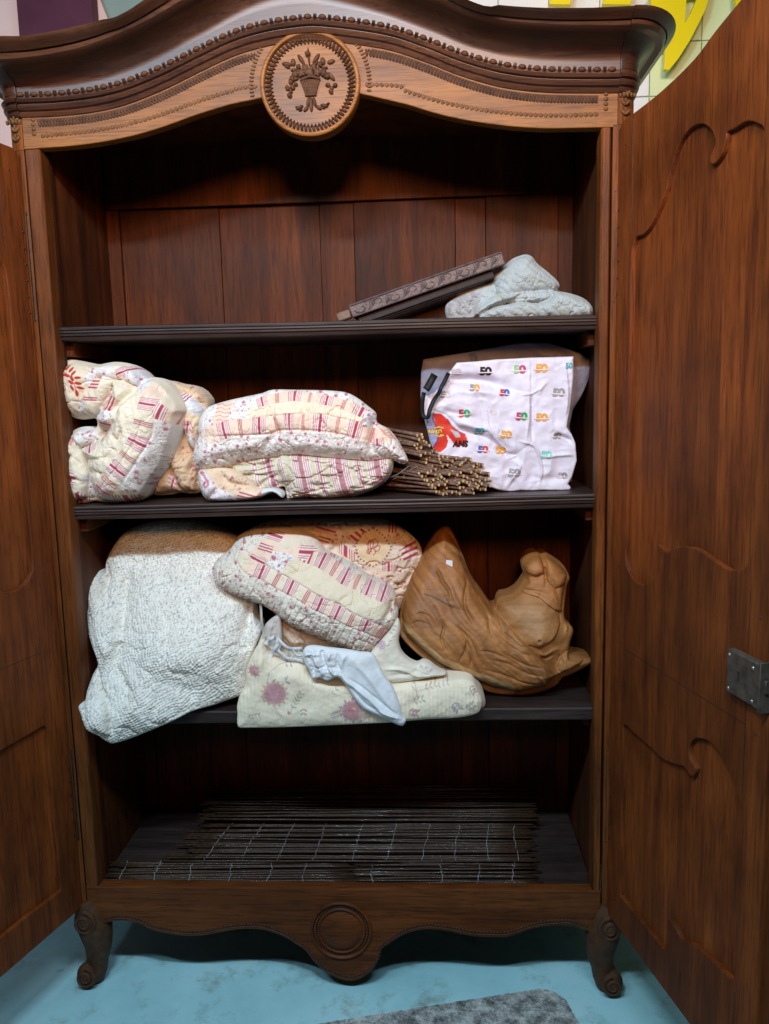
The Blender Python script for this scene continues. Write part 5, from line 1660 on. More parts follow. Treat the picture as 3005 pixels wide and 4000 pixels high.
def cI0(x, z, d):
    C = fillc(x, (.74, .56, .40))
    C = floral(C, x, z, np.ones(len(x), bool), 73, .0065, .021, (.74, .60, .46))
    for (poly, a, b, kd) in (([(400, 130), (520, 130), (500, 200), (380, 190)], (450, 120), (440, 200), 'T'), ([(730, 90), (860, 110), (840, 160), (700, 130)], (780, 80), (760, 160), 'T'), ([(690, 160), (830, 160), (800, 215), (680, 190)], (760, 150), (740, 215), 't'),
                              ([(880, 190), (1000, 290), (960, 320), (860, 260)], (850, 250), (980, 250), 'T'), ([(930, 160), (1040, 100), (1060, 150), (980, 210)], (960, 200), (1030, 110), 't'), ([(1150, 320), (1240, 330), (1230, 390), (1140, 380)], (1150, 350), (1240, 350), 'T'),
                              ([(1270, 250), (1370, 180), (1390, 320), (1290, 320)], (1290, 210), (1330, 320), 't'), ([(1180, 80), (1250, 80), (1240, 150), (1180, 140)], (1180, 110), (1250, 110), 't')):
        C = stripes_poly(C, x, z, T6b(poly), T6b([a])[0], T6b([b])[0], kd, (.76, .62, .50))
    dia = T6b([(1090, 110), (1160, 160), (1215, 235), (1160, 320), (1090, 355), (1000, 300), (975, 220), (1020, 150)])
    C = polyc(C, x, z, dia, (.74, .56, .36))
    d1 = pdist(x, z, dia, True, True)
    C = mixc(C, (d1[0] < .0022)*(np.sin(d1[1]*700) > .1)*.85, (.22, .05, .07))
    for q in ([(1050, 215), (1075, 190), (1095, 200), (1085, 240), (1060, 270), (1055, 250), (1090, 235), (1110, 260), (1095, 280)], [(1080, 260), (1075, 200), (1100, 180), (1125, 200), (1110, 230), (1090, 235)], [(1065, 190), (1060, 230), (1070, 275)], [(1100, 225), (1135, 220), (1130, 250), (1105, 255)]):
        C = line(C, x, z, catmull(T6b(q), 4), .0011, (.38, .04, .07), .85)
    return C
o = body('round_cushion', out, .19, .05, .16, .09, .0014, hI0, cI0, M['fab'])
tag(o, 'round cushion with embroidered monogram in a dotted frame, behind the patchwork cushion', 'cushion', 'patchwork bedding on the shelves')
TI = lambda pts, Y=0: xzv('t6', pts, lambda x, z: yI(x, z)-(.045 if Y == 0 else 0))
out = TI([(58, 352), (90, 300), (140, 262), (175, 228), (215, 180), (290, 130), (400, 110), (560, 110), (700, 150), (770, 230), (800, 262), (900, 310), (1000, 368), (1060, 418), (1150, 455), (1212, 498), (1242, 550), (1236, 600), (1256, 640), (1250, 695), (1200, 760), (1130, 842), (1090, 893), (1022, 917), (950, 900), (920, 872), (830, 842), (720, 792), (600, 742), (520, 692), (420, 612), (300, 560), (200, 522), (120, 482), (76, 440)], 1)
sI = .000352
cI_row = TI([(250, 300), (290, 345), (410, 400), (500, 452), (595, 500), (685, 558), (770, 600), (880, 655), (965, 700), (1060, 740), (1150, 795)])
def hI(x, z, d):
    dl, u, s = pdist(x, z, TI([(60, 420), (300, 460), (600, 640), (900, 780), (1100, 850)]), False, True)
    H = stroke(x, z, TI([(830, 560), (880, 600), (900, 560), (960, 540)]), .006, -.006)+stroke(x, z, TI([(560, 400), (640, 390), (700, 370)]), .006, -.004)
    H += stroke(x, z, TI([(1150, 720), (1210, 640), (1215, 560)]), .007, -.013)+stroke(x, z, TI([(600, 640), (660, 690), (640, 730)]), .01, -.010)
    H += stroke(x, z, TI([(700, 360), (850, 400), (1000, 450), (1180, 560)]), .010, .004)
    for k in range(-5, 6):
        pass
    for a in (0, .0330, -.0180, .0520):
        pass
    dr, ur, sr = pdist(x, z, cI_row, False, True)
    H += -.0030*gauss(np.abs(dr-.0165), .0025)
    low = (sr < 0)&(dr > .016)
    H += np.where(low, .0022*fbm(x, z, 120, 75), 0)
    H += -.0025*gauss(np.mod(ur, .016)-.008, .002)*low
    return H+.005*fbm(x, z, 22, 76)+.0012*fbm(x, z, 80, 77)+wr(x, z, 24, 214, .0035)+wr(x, z, 60, 215, .0018)
def cI(x, z, d):
    C = fillc(x, CREAM)
    C = floral(C, x, z, np.ones(len(x), bool), 78, .0068, .019, (.72, .68, .58))
    C = polyc(C, x, z, TI([(380, 170), (480, 180), (520, 110), (700, 140), (790, 260), (640, 330), (600, 380), (500, 360), (400, 300), (360, 340), (280, 330), (300, 260)]), PEACH)
    C = polyc(C, x, z, TI([(480, 190), (620, 180), (700, 215), (740, 250), (620, 260), (600, 230), (480, 230)]), (.72, .66, .52))
    for (poly, a, b, kd) in (([(410, 125), (515, 140), (490, 195), (390, 180)], (460, 118), (440, 200), 'T'), ([(365, 195), (450, 225), (440, 262), (345, 235)], (410, 200), (395, 255), 't'), ([(310, 262), (415, 300), (380, 350), (280, 330)], (370, 265), (330, 350), 'T'), ([(280, 330), (330, 340), (300, 385), (265, 370)], (265, 350), (330, 365), 't')):
        C = stripes_poly(C, x, z, TI(poly), TI([a])[0], TI([b])[0], kd, (.78, .68, .60))
    C = floral(C, x, z, inpoly(x, z, TI([(450, 250), (590, 265), (600, 310), (520, 385), (410, 345)])), 79, .008, .020, (.76, .74, .70))
    C = polyc(C, x, z, TI([(535, 330), (600, 290), (660, 335), (700, 345), (780, 385), (870, 430), (1010, 500), (1150, 580), (1215, 610), (1195, 690), (1120, 700), (900, 610), (700, 500), (510, 400)]), (.74, .66, .50))
    C = band(C, x, z, cI_row, 46*sI, [(50*sI, 'c'), (65*sI, 'p'), (100*sI, 'T'), (45*sI, 'c'), (38*sI, 't'), (45*sI, 'c'), (95*sI, 'T'), (55*sI, 'c'), (38*sI, 't'), (38*sI, 'p'), (98*sI, 'T'), (36*sI, 'p'), (90*sI, 'T'), (35*sI, 'c'), (40*sI, 't'), (42*sI, 'c'), (92*sI, 'T'), (42*sI, 'p'), (40*sI, 't'), (40*sI, 'p')], PEACH)
    C = band(C, x, z, TI([(610, 250), (670, 285), (755, 320), (845, 375), (910, 425), (995, 465), (1060, 500), (1170, 545), (1220, 580)]), 42*sI,
             [(20*sI, 'p'), (90*sI, 't'), (20*sI, 'c'), (95*sI, 'T'), (30*sI, 'p'), (38*sI, 't'), (30*sI, 'p'), (85*sI, 'T'), (30*sI, 'p'), (30*sI, 't'), (35*sI, 'c'), (80*sI, 'T'), (25*sI, 'p'), (85*sI, 'T')], PEACH)
    C = stripes_poly(C, x, z, TI([(620, 210), (690, 215), (745, 262), (700, 262), (660, 312), (610, 300)]), TI([(660, 200)])[0], TI([(640, 320)])[0], 'T')
    C = line(C, x, z, TI([(530, 330), (600, 372), (520, 402), (700, 500), (900, 605), (1120, 700)]), .0006, (.45, .38, .28), .6)
    return C
cush = body('patchwork_cushion', out, .0, .060, .16, .08, .00115, hI, cI, M['fab'], yfun=yI)
tag(cush, 'patchwork cushion slanting down in the centre of the lower shelf, edged with striped piping', 'cushion', 'patchwork bedding on the shelves')
piping('piping', TI([(58, 352), (64, 400), (76, 440), (120, 482), (200, 522), (300, 560), (420, 612), (520, 692), (600, 742), (720, 792), (830, 842), (920, 872), (950, 900), (1022, 917)], 1), lambda x, z: float(yI(x, z))-.004, .0042, cush, step=.0075)

# ---------------------------------------------------------------- M: floral quilt folded along the shelf edge
out = T6([(222, 1384), (217, 1300), (215, 1250), (236, 1170), (268, 1110), (275, 1010), (300, 940), (345, 860), (388, 815), (410, 900), (500, 958), (640, 980), (690, 1040), (770, 1085), (900, 1108), (1200, 1112)], .012)+xz('c6', [(300, 1062), (500, 1042), (640, 1032), (735, 1024), (790, 1045), (820, 1095), (845, 1150), (838, 1200), (812, 1236), (700, 1262), (500, 1272), (300, 1290)], .012)+T6([(1100, 1362), (900, 1371), (700, 1380), (500, 1388), (300, 1390)], .012)
T6m = lambda p: T6(p, -.02)
def hM(x, z, d):
    H = .0010*np.abs(np.sin(x*math.pi/.0095+.6*vn(x, z, 20, 81)))
    H += stroke(x, z, T6m([(290, 1000), (300, 1100), (245, 1200)]), .010, -.006)+stroke(x, z, T6m([(420, 1000), (600, 1080), (900, 1150), (1400, 1130)]), .02, .006)
    H += stroke(x, z, T6m([(400, 850), (370, 960), (330, 1030)]), .010, .006)+stroke(x, z, T6m([(1300, 1300), (1400, 1200), (1380, 1120)]), .01, -.004)
    return H+.005*fbm(x, z, 16, 82)+.0015*fbm(x, z, 60, 83)
def flower(cx, cz, r, petals, c1, c2, c3, rg, rot=0):
    out = []
    for k in range(petals):
        a = rot+2*math.pi*k/petals
        out.append((cx+math.cos(a)*r*.72, cz+math.sin(a)*r*.72, r*.34, r*.13, a, c1, .75))
    for k in range(petals):
        a = rot+2*math.pi*(k+.5)/petals
        out.append((cx+math.cos(a)*r*.5, cz+math.sin(a)*r*.5, r*.34, r*.15, a, c2, .8))
    for k in range(10):
        a = rg.uniform(0, 6.28); q = rg.uniform(0, .3)*r
        out.append((cx+math.cos(a)*q, cz+math.sin(a)*q, r*.2, r*.12, rg.uniform(0, 3), c3 if k % 2 else c2, .7))
    return out
def cM(x, z, d):
    C = fillc(x, (.88, .77, .59))
    rg = random.Random(9)
    pr = []
    def P6(u, v): return T6m([(u, v)])[0]
    def P66(u, v): return xz('c6', [(u, v)], -.02)[0]
    def leafs(p0, p1, n, s, col=(.27, .27, .20)):
        for k in range(n):
            t = (k+.5)/n
            for sd in (-1, 1):
                a = math.atan2(p1[1]-p0[1], p1[0]-p0[0])+sd*.8
                cx = p0[0]+(p1[0]-p0[0])*t+math.cos(a)*s; cz = p0[1]+(p1[1]-p0[1])*t+math.sin(a)*s
                pr.append((cx, cz, s, s*.38, a, rg.choice([col, (.40, .38, .28), (.35, .27, .30)]), .7))
    stems = [[(415, 1050), (400, 1120)], [(455, 1270), (470, 1310), (500, 1340)], [(560, 1290), (590, 1240), (620, 1180)], [(850, 1160), (890, 1180), (930, 1185)], [(270, 1340), (330, 1320)], [(600, 1310), (640, 1290)], [(410, 1050), (480, 1000), (540, 990)], [(800, 1320), (870, 1310)]]
    for s_ in stems:
        C = line(C, x, z, [P6(*q) for q in s_], .0008, (.35, .28, .28), .6)
    C = line(C, x, z, [P66(*q) for q in [(410, 1090), (440, 1120), (480, 1110), (520, 1090)]], .0007, (.35, .28, .28), .6)
    C = line(C, x, z, [P66(*q) for q in [(350, 1070), (430, 1080), (445, 1150), (440, 1200)]], .0007, (.35, .28, .28), .6)
    leafs(P6(560, 1290), P6(625, 1180), 5, .006); leafs(P6(270, 1340), P6(350, 1330), 4, .005); leafs(P6(810, 1340), P6(880, 1310), 4, .007)
    leafs(P6(360, 1200), P6(420, 1240), 2, .006, (.45, .35, .28)); leafs(P6(400, 1130), P6(560, 1090), 2, .008, (.42, .36, .40)); leafs(P6(820, 1200), P6(860, 1150), 2, .004, (.4, .16, .2))
    leafs(P6(640, 1270), P6(640, 1320), 2, .006, (.5, .17, .2)); leafs(P6(500, 1000), P6(560, 1000), 2, .005)
    leafs(P66(410, 1180), P66(480, 1160), 3, .006, (.30, .28, .26)); leafs(P66(480, 1100), P66(560, 1080), 3, .005, (.42, .2, .25)); leafs(P66(660, 1180), P66(700, 1230), 3, .009, (.33, .28, .34)); leafs(P66(740, 1230), P66(790, 1200), 3, .007, (.28, .28, .22))
    leafs(P66(380, 1240), P66(440, 1250), 3, .008, (.40, .10, .17)); leafs(P66(560, 1090), P66(640, 1070), 3, .004, (.42, .25, .3)); leafs(P66(770, 1080), P66(800, 1130), 3, .005, (.4, .2, .25))
    p = P6(315, 1040); pr += flower(p[0], p[1], .017, 9, (.58, .26, .28), (.58, .22, .25), (.66, .40, .38), rg)
    p = P6(452, 1185); pr += flower(p[0], p[1], .034, 15, (.62, .36, .30), (.52, .24, .28), (.64, .34, .36), rg)
    p = P6(960, 1300); pr += flower(p[0], p[1], .034, 10, (.46, .26, .32), (.50, .17, .22), (.58, .22, .24), rg, .3)
    p = P6(1040, 1320); pr += flower(p[0], p[1], .020, 9, (.62, .42, .36), (.66, .48, .40), (.6, .4, .36), rg, .3)
    p = P6(545, 1312); pr += flower(p[0], p[1], .006, 6, (.45, .10, .18), (.45, .10, .18), (.45, .10, .18), rg)
    C = prims_paint(C, x, z, pr)
    return C
fq = body('floral_quilt', out, .005, .020, .22, .045, .0014, hM, cM, M['fab'], floor_z=zf3, hang=.016)
tag(fq, 'cream quilt with large faded roses folded along the lower shelf edge', 'quilt')
C6 = lambda pts, Y=.02: xz('c6', pts, Y)
out = C6([(322, 664), (338, 690), (340, 730), (330, 790), (345, 860), (385, 910), (440, 940), (475, 925), (520, 935), (560, 965), (590, 985), (622, 995), (600, 1010), (520, 1022), (420, 1040), (280, 1056), (200, 1040), (120, 960), (150, 880), (200, 820), (270, 740), (300, 690)], .02)
def hM2(x, z, d):
    H = .0012*np.abs(np.sin((z+.35*x)*math.pi/.0075))*(x > C6([(330, 0)])[0][0])
    return H+stroke(x, z, C6([(230, 960), (350, 960), (450, 1000), (590, 1000)]), .004, .006)+stroke(x, z, C6([(250, 1000), (400, 985), (480, 950)]), .006, -.004)+.004*fbm(x, z, 30, 85)
def cM2(x, z, d):
    C = fillc(x, (.80, .74, .62)); pr = []; rg = random.Random(14)
    for (u, v) in [(285, 740), (300, 760), (280, 785), (268, 810), (300, 720), (310, 700)]:
        p = C6([(u, v)])[0]; pr.append((p[0], p[1], .006, .002, rg.uniform(-.5, .8), (.38, .36, .34), .7))
    p = C6([(225, 815)])[0]; pr += flower(p[0], p[1], .013, 7, (.50, .30, .38), (.50, .28, .40), (.60, .38, .42), rg)
    for (u, v) in [(500, 950), (530, 965), (470, 945)]:
        p = C6([(u, v)])[0]; pr.append((p[0], p[1], .005, .003, rg.uniform(-.5, .8), (.40, .36, .42), .6))
    return prims_paint(C, x, z, pr)
body('turned_corner', out, .02, .016, .06, .02, .0016, hM2, cM2, M['fab'], fq)
# rolled end of the quilt
out = C6([(775, 1040), (812, 1070), (840, 1100), (860, 1140), (868, 1180), (862, 1210), (838, 1220), (822, 1200), (828, 1150), (810, 1100)], .02)
body('rolled_end', out, .03, .012, .10, .012, .0016, lambda x, z, d: .004*fbm(x, z, 80, 86), lambda x, z, d: fillc(x, (.52, .43, .32)), M['fab'], fq)

# ---------------------------------------------------------------- L: white cloth
out = T6([(640, 905), (660, 872), (710, 865), (800, 878), (900, 888), (1000, 905), (1090, 918), (1132, 985), (1172, 1065), (1220, 1130), (1258, 1215), (1285, 1310), (1308, 1345), (1282, 1383), (1200, 1352), (1120, 1315), (1030, 1272), (965, 1195), (905, 1105), (862, 1066), (820, 1084), (790, 1090), (750, 1070), (705, 1082), (680, 1030), (650, 975)], -.015)
T6n = lambda p: T6(p, -.03)
def hL(x, z, d):
    H = 0*x
    for a, w, h in (([(700, 880), (720, 960), (760, 1040), (740, 1080)], .004, .007), ([(760, 890), (770, 960), (800, 1020)], .004, -.007), ([(660, 920), (700, 980), (710, 1050)], .003, -.007), ([(820, 900), (800, 970), (830, 1040), (870, 1060)], .004, .008),
                    ([(870, 910), (860, 980), (890, 1040)], .0035, -.007), ([(930, 900), (890, 980), (900, 1060), (960, 1150)], .005, .005), ([(860, 1040), (960, 1120), (1080, 1220), (1180, 1310), (1280, 1350)], .005, .006), ([(900, 1060), (1010, 1130), (1140, 1230), (1270, 1330)], .004, -.005),
                    ([(960, 960), (1060, 1060), (1160, 1200), (1270, 1330)], .007, .005), ([(1060, 930), (1150, 1080), (1240, 1250)], .008, -.004), ([(940, 1120), (1040, 1240), (1140, 1300)], .004, -.005), ([(1120, 1280), (1200, 1310), (1290, 1345)], .003, .005), ([(690, 1000), (740, 1010), (800, 1000), (860, 1020)], .003, -.005), ([(640, 930), (700, 920), (760, 930)], .003, .004)):
        H += stroke(x, z, T6n(a), w, h)
    k = sstep((T6n([(880, 0)])[0][0]-x)/.02)
    return H+k*.006*fbm(x, z, 70, 91)+.004*fbm(x, z, 26, 92)
o = body('white_cloth', out, -.018, .016, .03, .022, .0014, hL, lambda x, z, d: fillc(x, (.76, .79, .82)), M['fabs'])
tag(o, 'thin plain white cloth knotted at one end, draped over the floral quilt', 'cloth')

# ---------------------------------------------------------------- J/K: lace and small bundle behind
def ribbon(name, pts, Y, w, th, mat, parent=None, lab=None, cat=None):
    q = catmull(pts, 5); V = []; F = []
    for i, p in enumerate(q):
        a = q[max(i-1, 0)]; b = q[min(i+1, len(q)-1)]
        tx, tz = b[0]-a[0], b[1]-a[1]; L = math.hypot(tx, tz)+1e-9; nx_, nz_ = -tz/L*w, tx/L*w
        y = Y+.003*math.sin(i*.7)
        V += [(p[0]-nx_, y, p[1]-nz_), (p[0]+nx_, y-.001, p[1]+nz_), (p[0]+nx_, y-.001+th, p[1]+nz_), (p[0]-nx_, y+th, p[1]-nz_)]
    for i in range(len(q)-1):
        for k in range(4): F.append((i*4+k, i*4+(k+1) % 4, (i+1)*4+(k+1) % 4, (i+1)*4+k))
    F.append((0, 1, 2, 3)); F.append(tuple(len(V)-4+k for k in (3, 2, 1, 0)))
    o = mk(name, V, F, mat, parent)
    if lab: tag(o, lab, cat)
    return o
M['lace'] = plain('white_lace', (.66, .66, .66), .9, noise=.12, nscale=200, bump=.4, bscale=500)
M['tape'] = plain('cotton_tape', (.50, .46, .40), .9, noise=.15, nscale=80)
out = T6([(345, 860), (372, 790), (400, 720), (470, 672), (492, 700), (500, 820), (490, 900), (440, 960), (372, 962), (330, 960)], .05)
lc = body('lace_cloth', out, .05, .010, .05, .02, .0018, lambda x, z, d: .005*fbm(x, z, 60, 95)+stroke(x, z, T6([(430, 720), (410, 820), (390, 940)]), .004, .005), lambda x, z, d: mixc(fillc(x, (.62, .58, .55)), sstep(vn(x, z, 300, 96)*4)*.3, (.45, .40, .36)), M['fabs'])
tag(lc, 'off white cloth with torn lace border between the speckled quilt and the cushion', 'lace cloth')
for pts, w in (([(450, 810), (470, 860), (440, 910), (425, 955)], .004), ([(455, 812), (500, 850), (560, 890), (635, 885)], .0045), ([(470, 900), (520, 940), (580, 960), (640, 968)], .0045), ([(470, 870), (480, 900), (520, 940)], .003), ([(560, 890), (600, 930), (640, 930)], .003), ([(395, 860), (420, 830), (455, 812)], .005), ([(635, 885), (642, 930), (640, 968)], .0022)):
    ribbon('lace_border', T6(pts, .0), .0, w, .0012, M['lace'], lc)
rg = random.Random(12)
mb = MB()
for k in range(60):
    pth = rg.choice([((450, 815), (425, 955)), ((455, 830), (635, 905)), ((470, 915), (640, 975))])
    t = rg.random()
    a = T6([(pth[0][0]+(pth[1][0]-pth[0][0])*t, pth[0][1]+(pth[1][1]-pth[0][1])*t)], -.002)[0]
    ang = rg.uniform(-2.6, -.6); L = rg.uniform(.004, .010)
    mb.tube([(a[0], -.002, a[1]), (a[0]+math.cos(ang)*L*.5, -.004, a[1]+math.sin(ang)*L*.6), (a[0]+math.cos(ang)*L, -.003, a[1]+math.sin(ang)*L)], .00035, 4)
tag(mb.build('loose_threads', M['lace'], lc), kind='stuff')
ribbon('hanging_tape', T6([(362, 600), (368, 680), (378, 760), (388, 840)], .005), .004, .0030, .001, M['tape'], cush)
out = T6([(480, 700), (520, 660), (600, 700), (760, 760), (860, 830), (880, 880), (700, 880), (640, 890), (560, 880), (490, 840)], .09)
def hK(x, z, d): return layer(x, z, T6([(560, 760), (620, 780), (650, 860), (560, 870), (500, 800)], .07), .014, .02)+stroke(x, z, T6([(545, 770), (580, 810), (610, 850)], .07), .005, -.012)+.008*fbm(x, z, 45, 97)
def cK(x, z, d):
    C = fillc(x, (.66, .50, .38))
    return mixc(C, sstep((vn(x, z, 260, 98)-.25)*8)*.5, (.36, .20, .18))
o = body('peach_quilt', out, .10, .022, .12, .03, .002, hK, cK, M['fab'])
tag(o, 'crumpled peach coloured quilt in the gap under the patchwork cushion', 'quilt')

# ---------------------------------------------------------------- O: carved wooden horse head lying upside down
C6h = lambda pts, Y=.07: xz('c6', pts, Y)
M['horse'] = None
def horse_mat():
    m, nt, b = nmat('carved_honey_wood')
    L = nt.links.new
    at = N(nt, 'ShaderNodeAttribute', attribute_name='Col')
    tc = N(nt, 'ShaderNodeTexCoord')
    mp = N(nt, 'ShaderNodeMapping'); mp.inputs['Rotation'].default_value = (0, math.radians(38), 0); mp.inputs['Scale'].default_value = (6, 40, 70)
    L(tc.outputs['Object'], mp.inputs['Vector'])
    n = N(nt, 'ShaderNodeTexNoise', Scale=1.0, Detail=5.0, Roughness=.65, Distortion=.6)
    L(mp.outputs[0], n.inputs['Vector'])
    r = ramp(nt, [(.3, (.60, .52, .45)), (.62, (1.1, 1.06, 1.0))])
    L(n.outputs['Fac'], r.inputs[0])
    mx = N(nt, 'ShaderNodeMix', data_type='RGBA', blend_type='MULTIPLY'); mx.inputs['Factor'].default_value = .5
    L(at.outputs['Color'], mx.inputs['A']); L(r.outputs[0], mx.inputs['B'])
    L(mx.outputs['Result'], b.inputs['Base Color'])
    b.inputs['Roughness'].default_value = .62
    bp = N(nt, 'ShaderNodeBump', Strength=.35, Distance=.002)
    L(n.outputs['Fac'], bp.inputs['Height']); L(bp.outputs[0], b.inputs['Normal'])
    return m
M['horse'] = horse_mat()
HY = .115
yO = lambda x, z: .115+.08*sstep((z-.85)/.28)
out = xzv('c6', [(622, 84), (640, 92), (662, 125), (720, 250), (780, 400), (850, 500), (915, 590), (935, 545), (965, 518), (1010, 510), (1060, 478), (1100, 420), (1108, 395), (1092, 352), (1090, 308), (1130, 262), (1180, 246), (1210, 258), (1240, 250), (1300, 288), (1350, 330), (1386, 402), (1370, 450), (1358, 540), (1352, 620), (1362, 670), (1400, 708), (1408, 742), (1390, 800), (1378, 868), (1410, 888), (1470, 895), (1545, 912), (1490, 952), (1400, 1000), (1342, 1024), (1300, 1072), (1200, 1112), (1080, 1132), (980, 1126), (870, 1106), (760, 1052), (640, 1010), (560, 960), (440, 872), (345, 772), (328, 700), (340, 600), (380, 470), (430, 345), (500, 220), (575, 112)], yO)
hh = lambda p: xzv('c6', p, lambda x, z: yO(x, z)-.055)
neck = hh([(600, 120), (640, 150), (720, 260), (780, 400), (900, 600), (1000, 700), (1200, 900), (1340, 1010), (1250, 1090), (1080, 1130), (900, 1105), (700, 1020), (560, 950), (360, 770), (345, 640), (400, 430), (500, 240)])
cheek = hh([(925, 590), (960, 530), (1010, 510), (1090, 495), (1200, 500), (1290, 540), (1335, 620), (1340, 720), (1300, 800), (1200, 850), (1080, 820), (980, 740)])
skull = hh([(1000, 740), (1150, 700), (1340, 650), (1400, 715), (1405, 745), (1378, 868), (1390, 900), (1320, 1000), (1250, 1090), (1100, 1000), (1000, 880)])
muzz = hh([(1060, 500), (1110, 400), (1092, 352), (1090, 308), (1130, 262), (1180, 246), (1240, 250), (1300, 288), (1386, 402), (1358, 540), (1352, 640), (1300, 620), (1200, 540)])
lipa = hh([(1095, 350), (1092, 305), (1132, 262), (1185, 246), (1215, 280), (1240, 340), (1230, 380), (1180, 400), (1120, 385)])
lipb = hh([(1220, 262), (1245, 250), (1300, 288), (1386, 402), (1368, 460), (1300, 480), (1240, 420), (1250, 340)])
ear = hh([(1310, 990), (1345, 920), (1400, 888), (1470, 895), (1545, 912), (1490, 952), (1400, 1000), (1340, 1022)])
def hO(x, z, d):
    H = layer(x, z, neck, .048, .045)+.6*layer(x, z, cheek, .030, .05)+soft(x, z, cheek, .014, .05)+soft(x, z, skull, .024, .06)+layer(x, z, muzz, .026, .035)+layer(x, z, lipa, .014, .016)+layer(x, z, lipb, .012, .018)+layer(x, z, ear, .020, .014)
    # carved mane and neck grooves
    for a, w, h in (([(560, 330), (600, 420), (640, 480), (650, 540)], .005, -.009), ([(740, 380), (750, 440), (735, 520), (745, 600), (800, 700)], .005, -.011), ([(810, 500), (830, 560), (880, 640), (900, 740), (960, 800)], .006, -.011), ([(760, 350), (790, 460), (840, 540)], .006, .006),
                    ([(590, 640), (610, 700), (595, 780), (640, 880)], .004, -.008), ([(700, 700), (750, 780), (740, 850), (700, 920)], .004, -.009), ([(430, 640), (460, 620), (520, 640), (580, 720)], .003, -.006), ([(400, 700), (450, 670), (520, 690)], .003, -.005), ([(900, 700), (980, 800), (1080, 860), (1180, 900)], .006, -.008),
                    ([(760, 960), (780, 900), (760, 820), (700, 740)], .004, -.006), ([(880, 900), (1000, 930), (1120, 990), (1240, 1010)], .004, -.006), ([(840, 960), (980, 1000), (1100, 1050), (1200, 1070)], .004, -.006), ([(980, 860), (1100, 930), (1230, 960)], .004, -.006),
                    ([(820, 850), (900, 860), (1000, 900)], .004, -.006), ([(1200, 905), (1240, 920), (1290, 905)], .004, -.010), ([(1190, 880), (1240, 895), (1300, 870), (1350, 880)], .005, .006), ([(1210, 250), (1225, 320), (1245, 400), (1240, 470)], .004, -.014), ([(1250, 400), (1300, 460), (1340, 600)], .008, -.008),
                    ([(1360, 690), (1385, 720), (1380, 770)], .005, .010), ([(1100, 395), (1150, 415), (1220, 400)], .006, -.010), ([(1380, 935), (1440, 925), (1510, 915)], .004, -.010), ([(1330, 900), (1350, 950), (1320, 1000)], .005, -.008), ([(1060, 500), (1130, 500), (1220, 530), (1300, 590), (1330, 660)], .006, -.008)):
        H += stroke(x, z, hh(a), w*.8, h*.62)
    # eye
    e = hh([(1200, 800)])[0]; dd = np.hypot(x-e[0], z-e[1]); H += .006*gauss(dd, .012)-.009*gauss(dd, .0045)
    u = x*.62-z*.78; v = x*.78+z*.62
    near = inpoly(x, z, neck)
    bend = .030*vn(x, z, 9, 106)+.012*vn(x, z, 22, 107)
    hair = vn(u*14, (v+bend)*170, 1, 101)+.6*vn(u*22, (v+bend)*380, 1, 108)
    H += near*.0020*hair*sstep(fbm(x, z, 9, 102)*1.6+.45)
    # chamfered rim of the flat base along the lower left
    dl = pdist(x, z, hh([(345, 775), (560, 960), (760, 1052), (980, 1126)]))[0]
    H -= .012*np.clip(1-dl/.020, 0, 1)
    return H+.004*fbm(x, z, 28, 103)
def cO(x, z, d):
    C = fillc(x, (.30, .118, .028))
    n = fbm(x, z, 12, 104)
    C = mixc(C, sstep((n+.1)*2)*.6, (.42, .19, .060))
    C = mixc(C, soft(x, z, cheek, 1, .05)*.45, (.44, .27, .13))
    C = mixc(C, soft(x, z, muzz, 1, .02)*.6, (.40, .15, .035))
    dl = pdist(x, z, hh([(350, 775), (560, 955), (760, 1045), (980, 1120)]))[0]
    C = mixc(C, sstep((.034-dl)/.006)*.65*(x < hh([(1080, 0)])[0][0]), (.62, .42, .20))
    C = line(C, x, z, hh([(490, 500), (530, 512), (580, 535), (665, 582)]), .0015, (.06, .03, .015), .95)
    C = line(C, x, z, hh([(640, 560), (700, 590), (760, 606)]), .0008, (.12, .06, .03), .8)
    u = x*.62-z*.78; v = x*.78+z*.62
    bend = .030*vn(x, z, 9, 106)+.012*vn(x, z, 22, 107)
    hair = vn(u*14, (v+bend)*170, 1, 101)+.6*vn(u*22, (v+bend)*380, 1, 108)
    C = C*(1+np.clip(hair*.6, -.4, .25)*inpoly(x, z, neck))[:, None]
    e = hh([(1200, 800)])[0]
    C = mixc(C, gauss(np.hypot(x-e[0], z-e[1]), .005)*.7, (.16, .08, .04))
    return C
ho = body('wooden_horse_head', out, 0, .020, .15, .032, .0015, hO, cO, M['horse'], floor_z=zf3, yfun=yO)
tag(ho, 'honey coloured carved wooden horse head lying upside down, right of the cushions', 'sculpture')
M['label'] = plain('white_paper_label', (.74, .76, .80), .7, noise=.04)
p = hh([(640, 310)])[0]
lab = plate('price_label', [(p[0]-.0085, p[1]-.006), (p[0]-.0065, p[1]+.0085), (p[0]+.0085, p[1]+.006), (p[0]+.0085, p[1]-.0085)], [], 0, .0006, M['label'], ho, bev=.0001)
ys = surf_y('wooden_horse_head', p[0], p[1])
lab.location = (0, (ys if ys else .09)-.0022, 0)

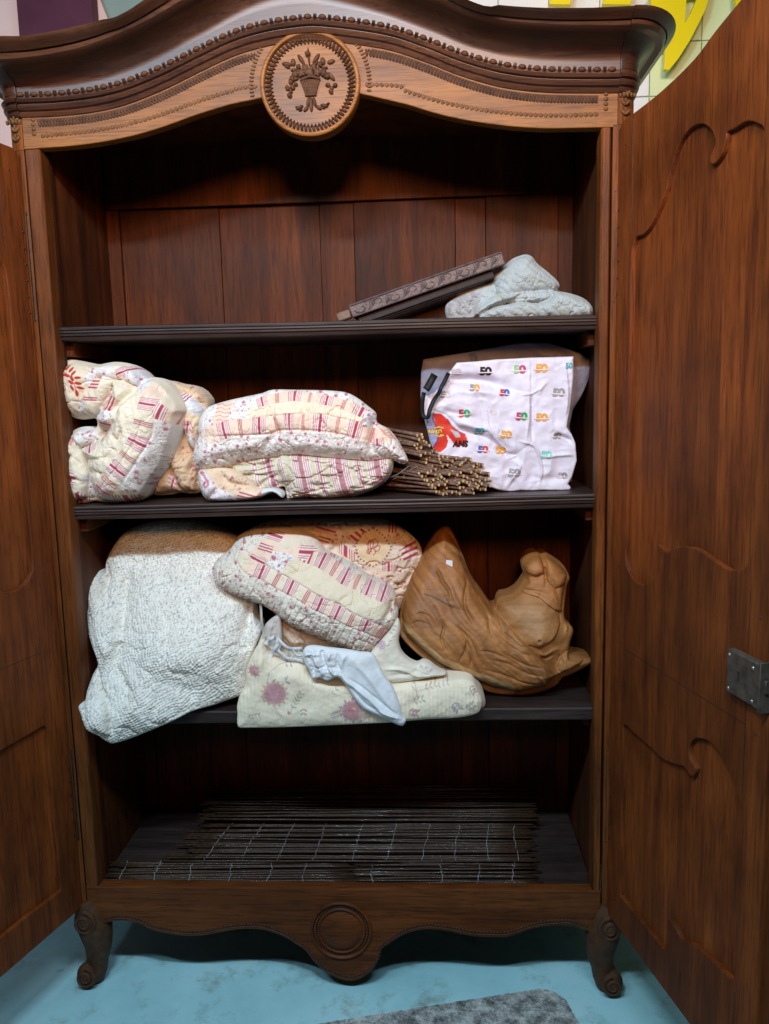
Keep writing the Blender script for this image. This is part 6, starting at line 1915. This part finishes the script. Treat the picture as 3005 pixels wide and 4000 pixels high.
# ---------------------------------------------------------------- P: reed screens on the bottom board
reedB = [stick_mesh('stick', 1.0, .0026+.0003*(i % 3), .006, M['reed_dark'], 40+i, 6) for i in range(6)]
def g7(px_, py_, z): return atz('c7', px_, py_, z)
def screen(label, rows, zz, group, wires, x_of, n):
    e = thing('reed_screen', label, 'reed screen', (0, 0, 0), 0, group)
    rg = random.Random(len(label))
    (ya, xa0, xa1), (yb, xb0, xb1) = rows
    A0 = g7(xa0, ya, zz); A1 = g7(xa1, ya, zz); B0 = g7(xb0, yb, zz); B1 = g7(xb1, yb, zz)
    for i in range(n):
        t = i/(n-1)
        p0 = Vector(A0).lerp(Vector(B0), t); p1 = Vector(A1).lerp(Vector(B1), t)
        p0 += Vector((rg.uniform(-.045, .03), rg.uniform(-.007, .007), rg.uniform(-.002, .007)))
        p1 += Vector((rg.uniform(-.020, .014), rg.uniform(-.008, .008), rg.uniform(-.002, .006)))
        d = p1-p0
        o = link('stick', reedB[rg.randrange(6)], e, p0)
        o.rotation_mode = 'QUATERNION'; o.rotation_quaternion = d.to_track_quat('X', 'Z')
        o.scale = (d.length, 1, 1)
    for w in wires:
        mb = MB(); pts = []
        for k in range(12):
            t = k/11
            u = w+.02*0
            p = Vector(A0).lerp(Vector(A1), u).lerp(Vector(B0).lerp(Vector(B1), u), t)
            pts.append((p.x+rg.uniform(-.003, .003)+(.003*math.sin(t*5+w*9)), p.y, p.z+.0055+rg.uniform(-.001, .002)))
        mb.tube(pts, .00045, 5)
        mb.build('wire', M['wire'], e)
    return e
G = 'reed screens lying in the bottom of the wardrobe'
screen('flat dark reed screen at the front of the wardrobe bottom, sticks reaching the left side', ((372, 110, 860), (438, 85, 856)), ZB+.004, G, [.06, .2, .34, .5, .66, .8], None, 13)
screen('flat dark reed screen at the front right of the wardrobe bottom', ((378, 852, 1425), (442, 862, 1425)), ZB+.004, G, [.1, .48, .68, .87], None, 13)
screen('dark reed screen with white wires across the middle of the wardrobe bottom', ((228, 420, 1400), (372, 310, 1420)), ZB+.013, G, [.08, .18, .28, .38, .49, .59, .69, .78, .87, .95], None, 30)
# a pile of screens against the back
e = thing('reed_pile', 'rolled pile of dark reed screens at the back of the wardrobe bottom', 'reed screen', (0, 0, 0), 0, G)
e['group'] = G
rg = random.Random(77)
for i in range(46):
    x0 = aty('c7', 440-rg.uniform(0, 60), 200, .34)[0]; x1 = aty('c7', 1420+rg.uniform(-20, 6), 200, .34)[0]
    t = rg.random()
    y = .285+.10*rg.random(); z = ZB+.008+.085*rg.random()*(.4+.6*(y-.285)/.10)
    d = Vector((x1-x0, rg.uniform(-.01, .01), rg.uniform(-.012, .012)))
    o = link('stick', reedB[rg.randrange(6)], e, (x0, y, z))
    o.rotation_mode = 'QUATERNION'; o.rotation_quaternion = d.to_track_quat('X', 'Z'); o.scale = (d.length, 1, 1)
# left cleat lying in the bottom corner
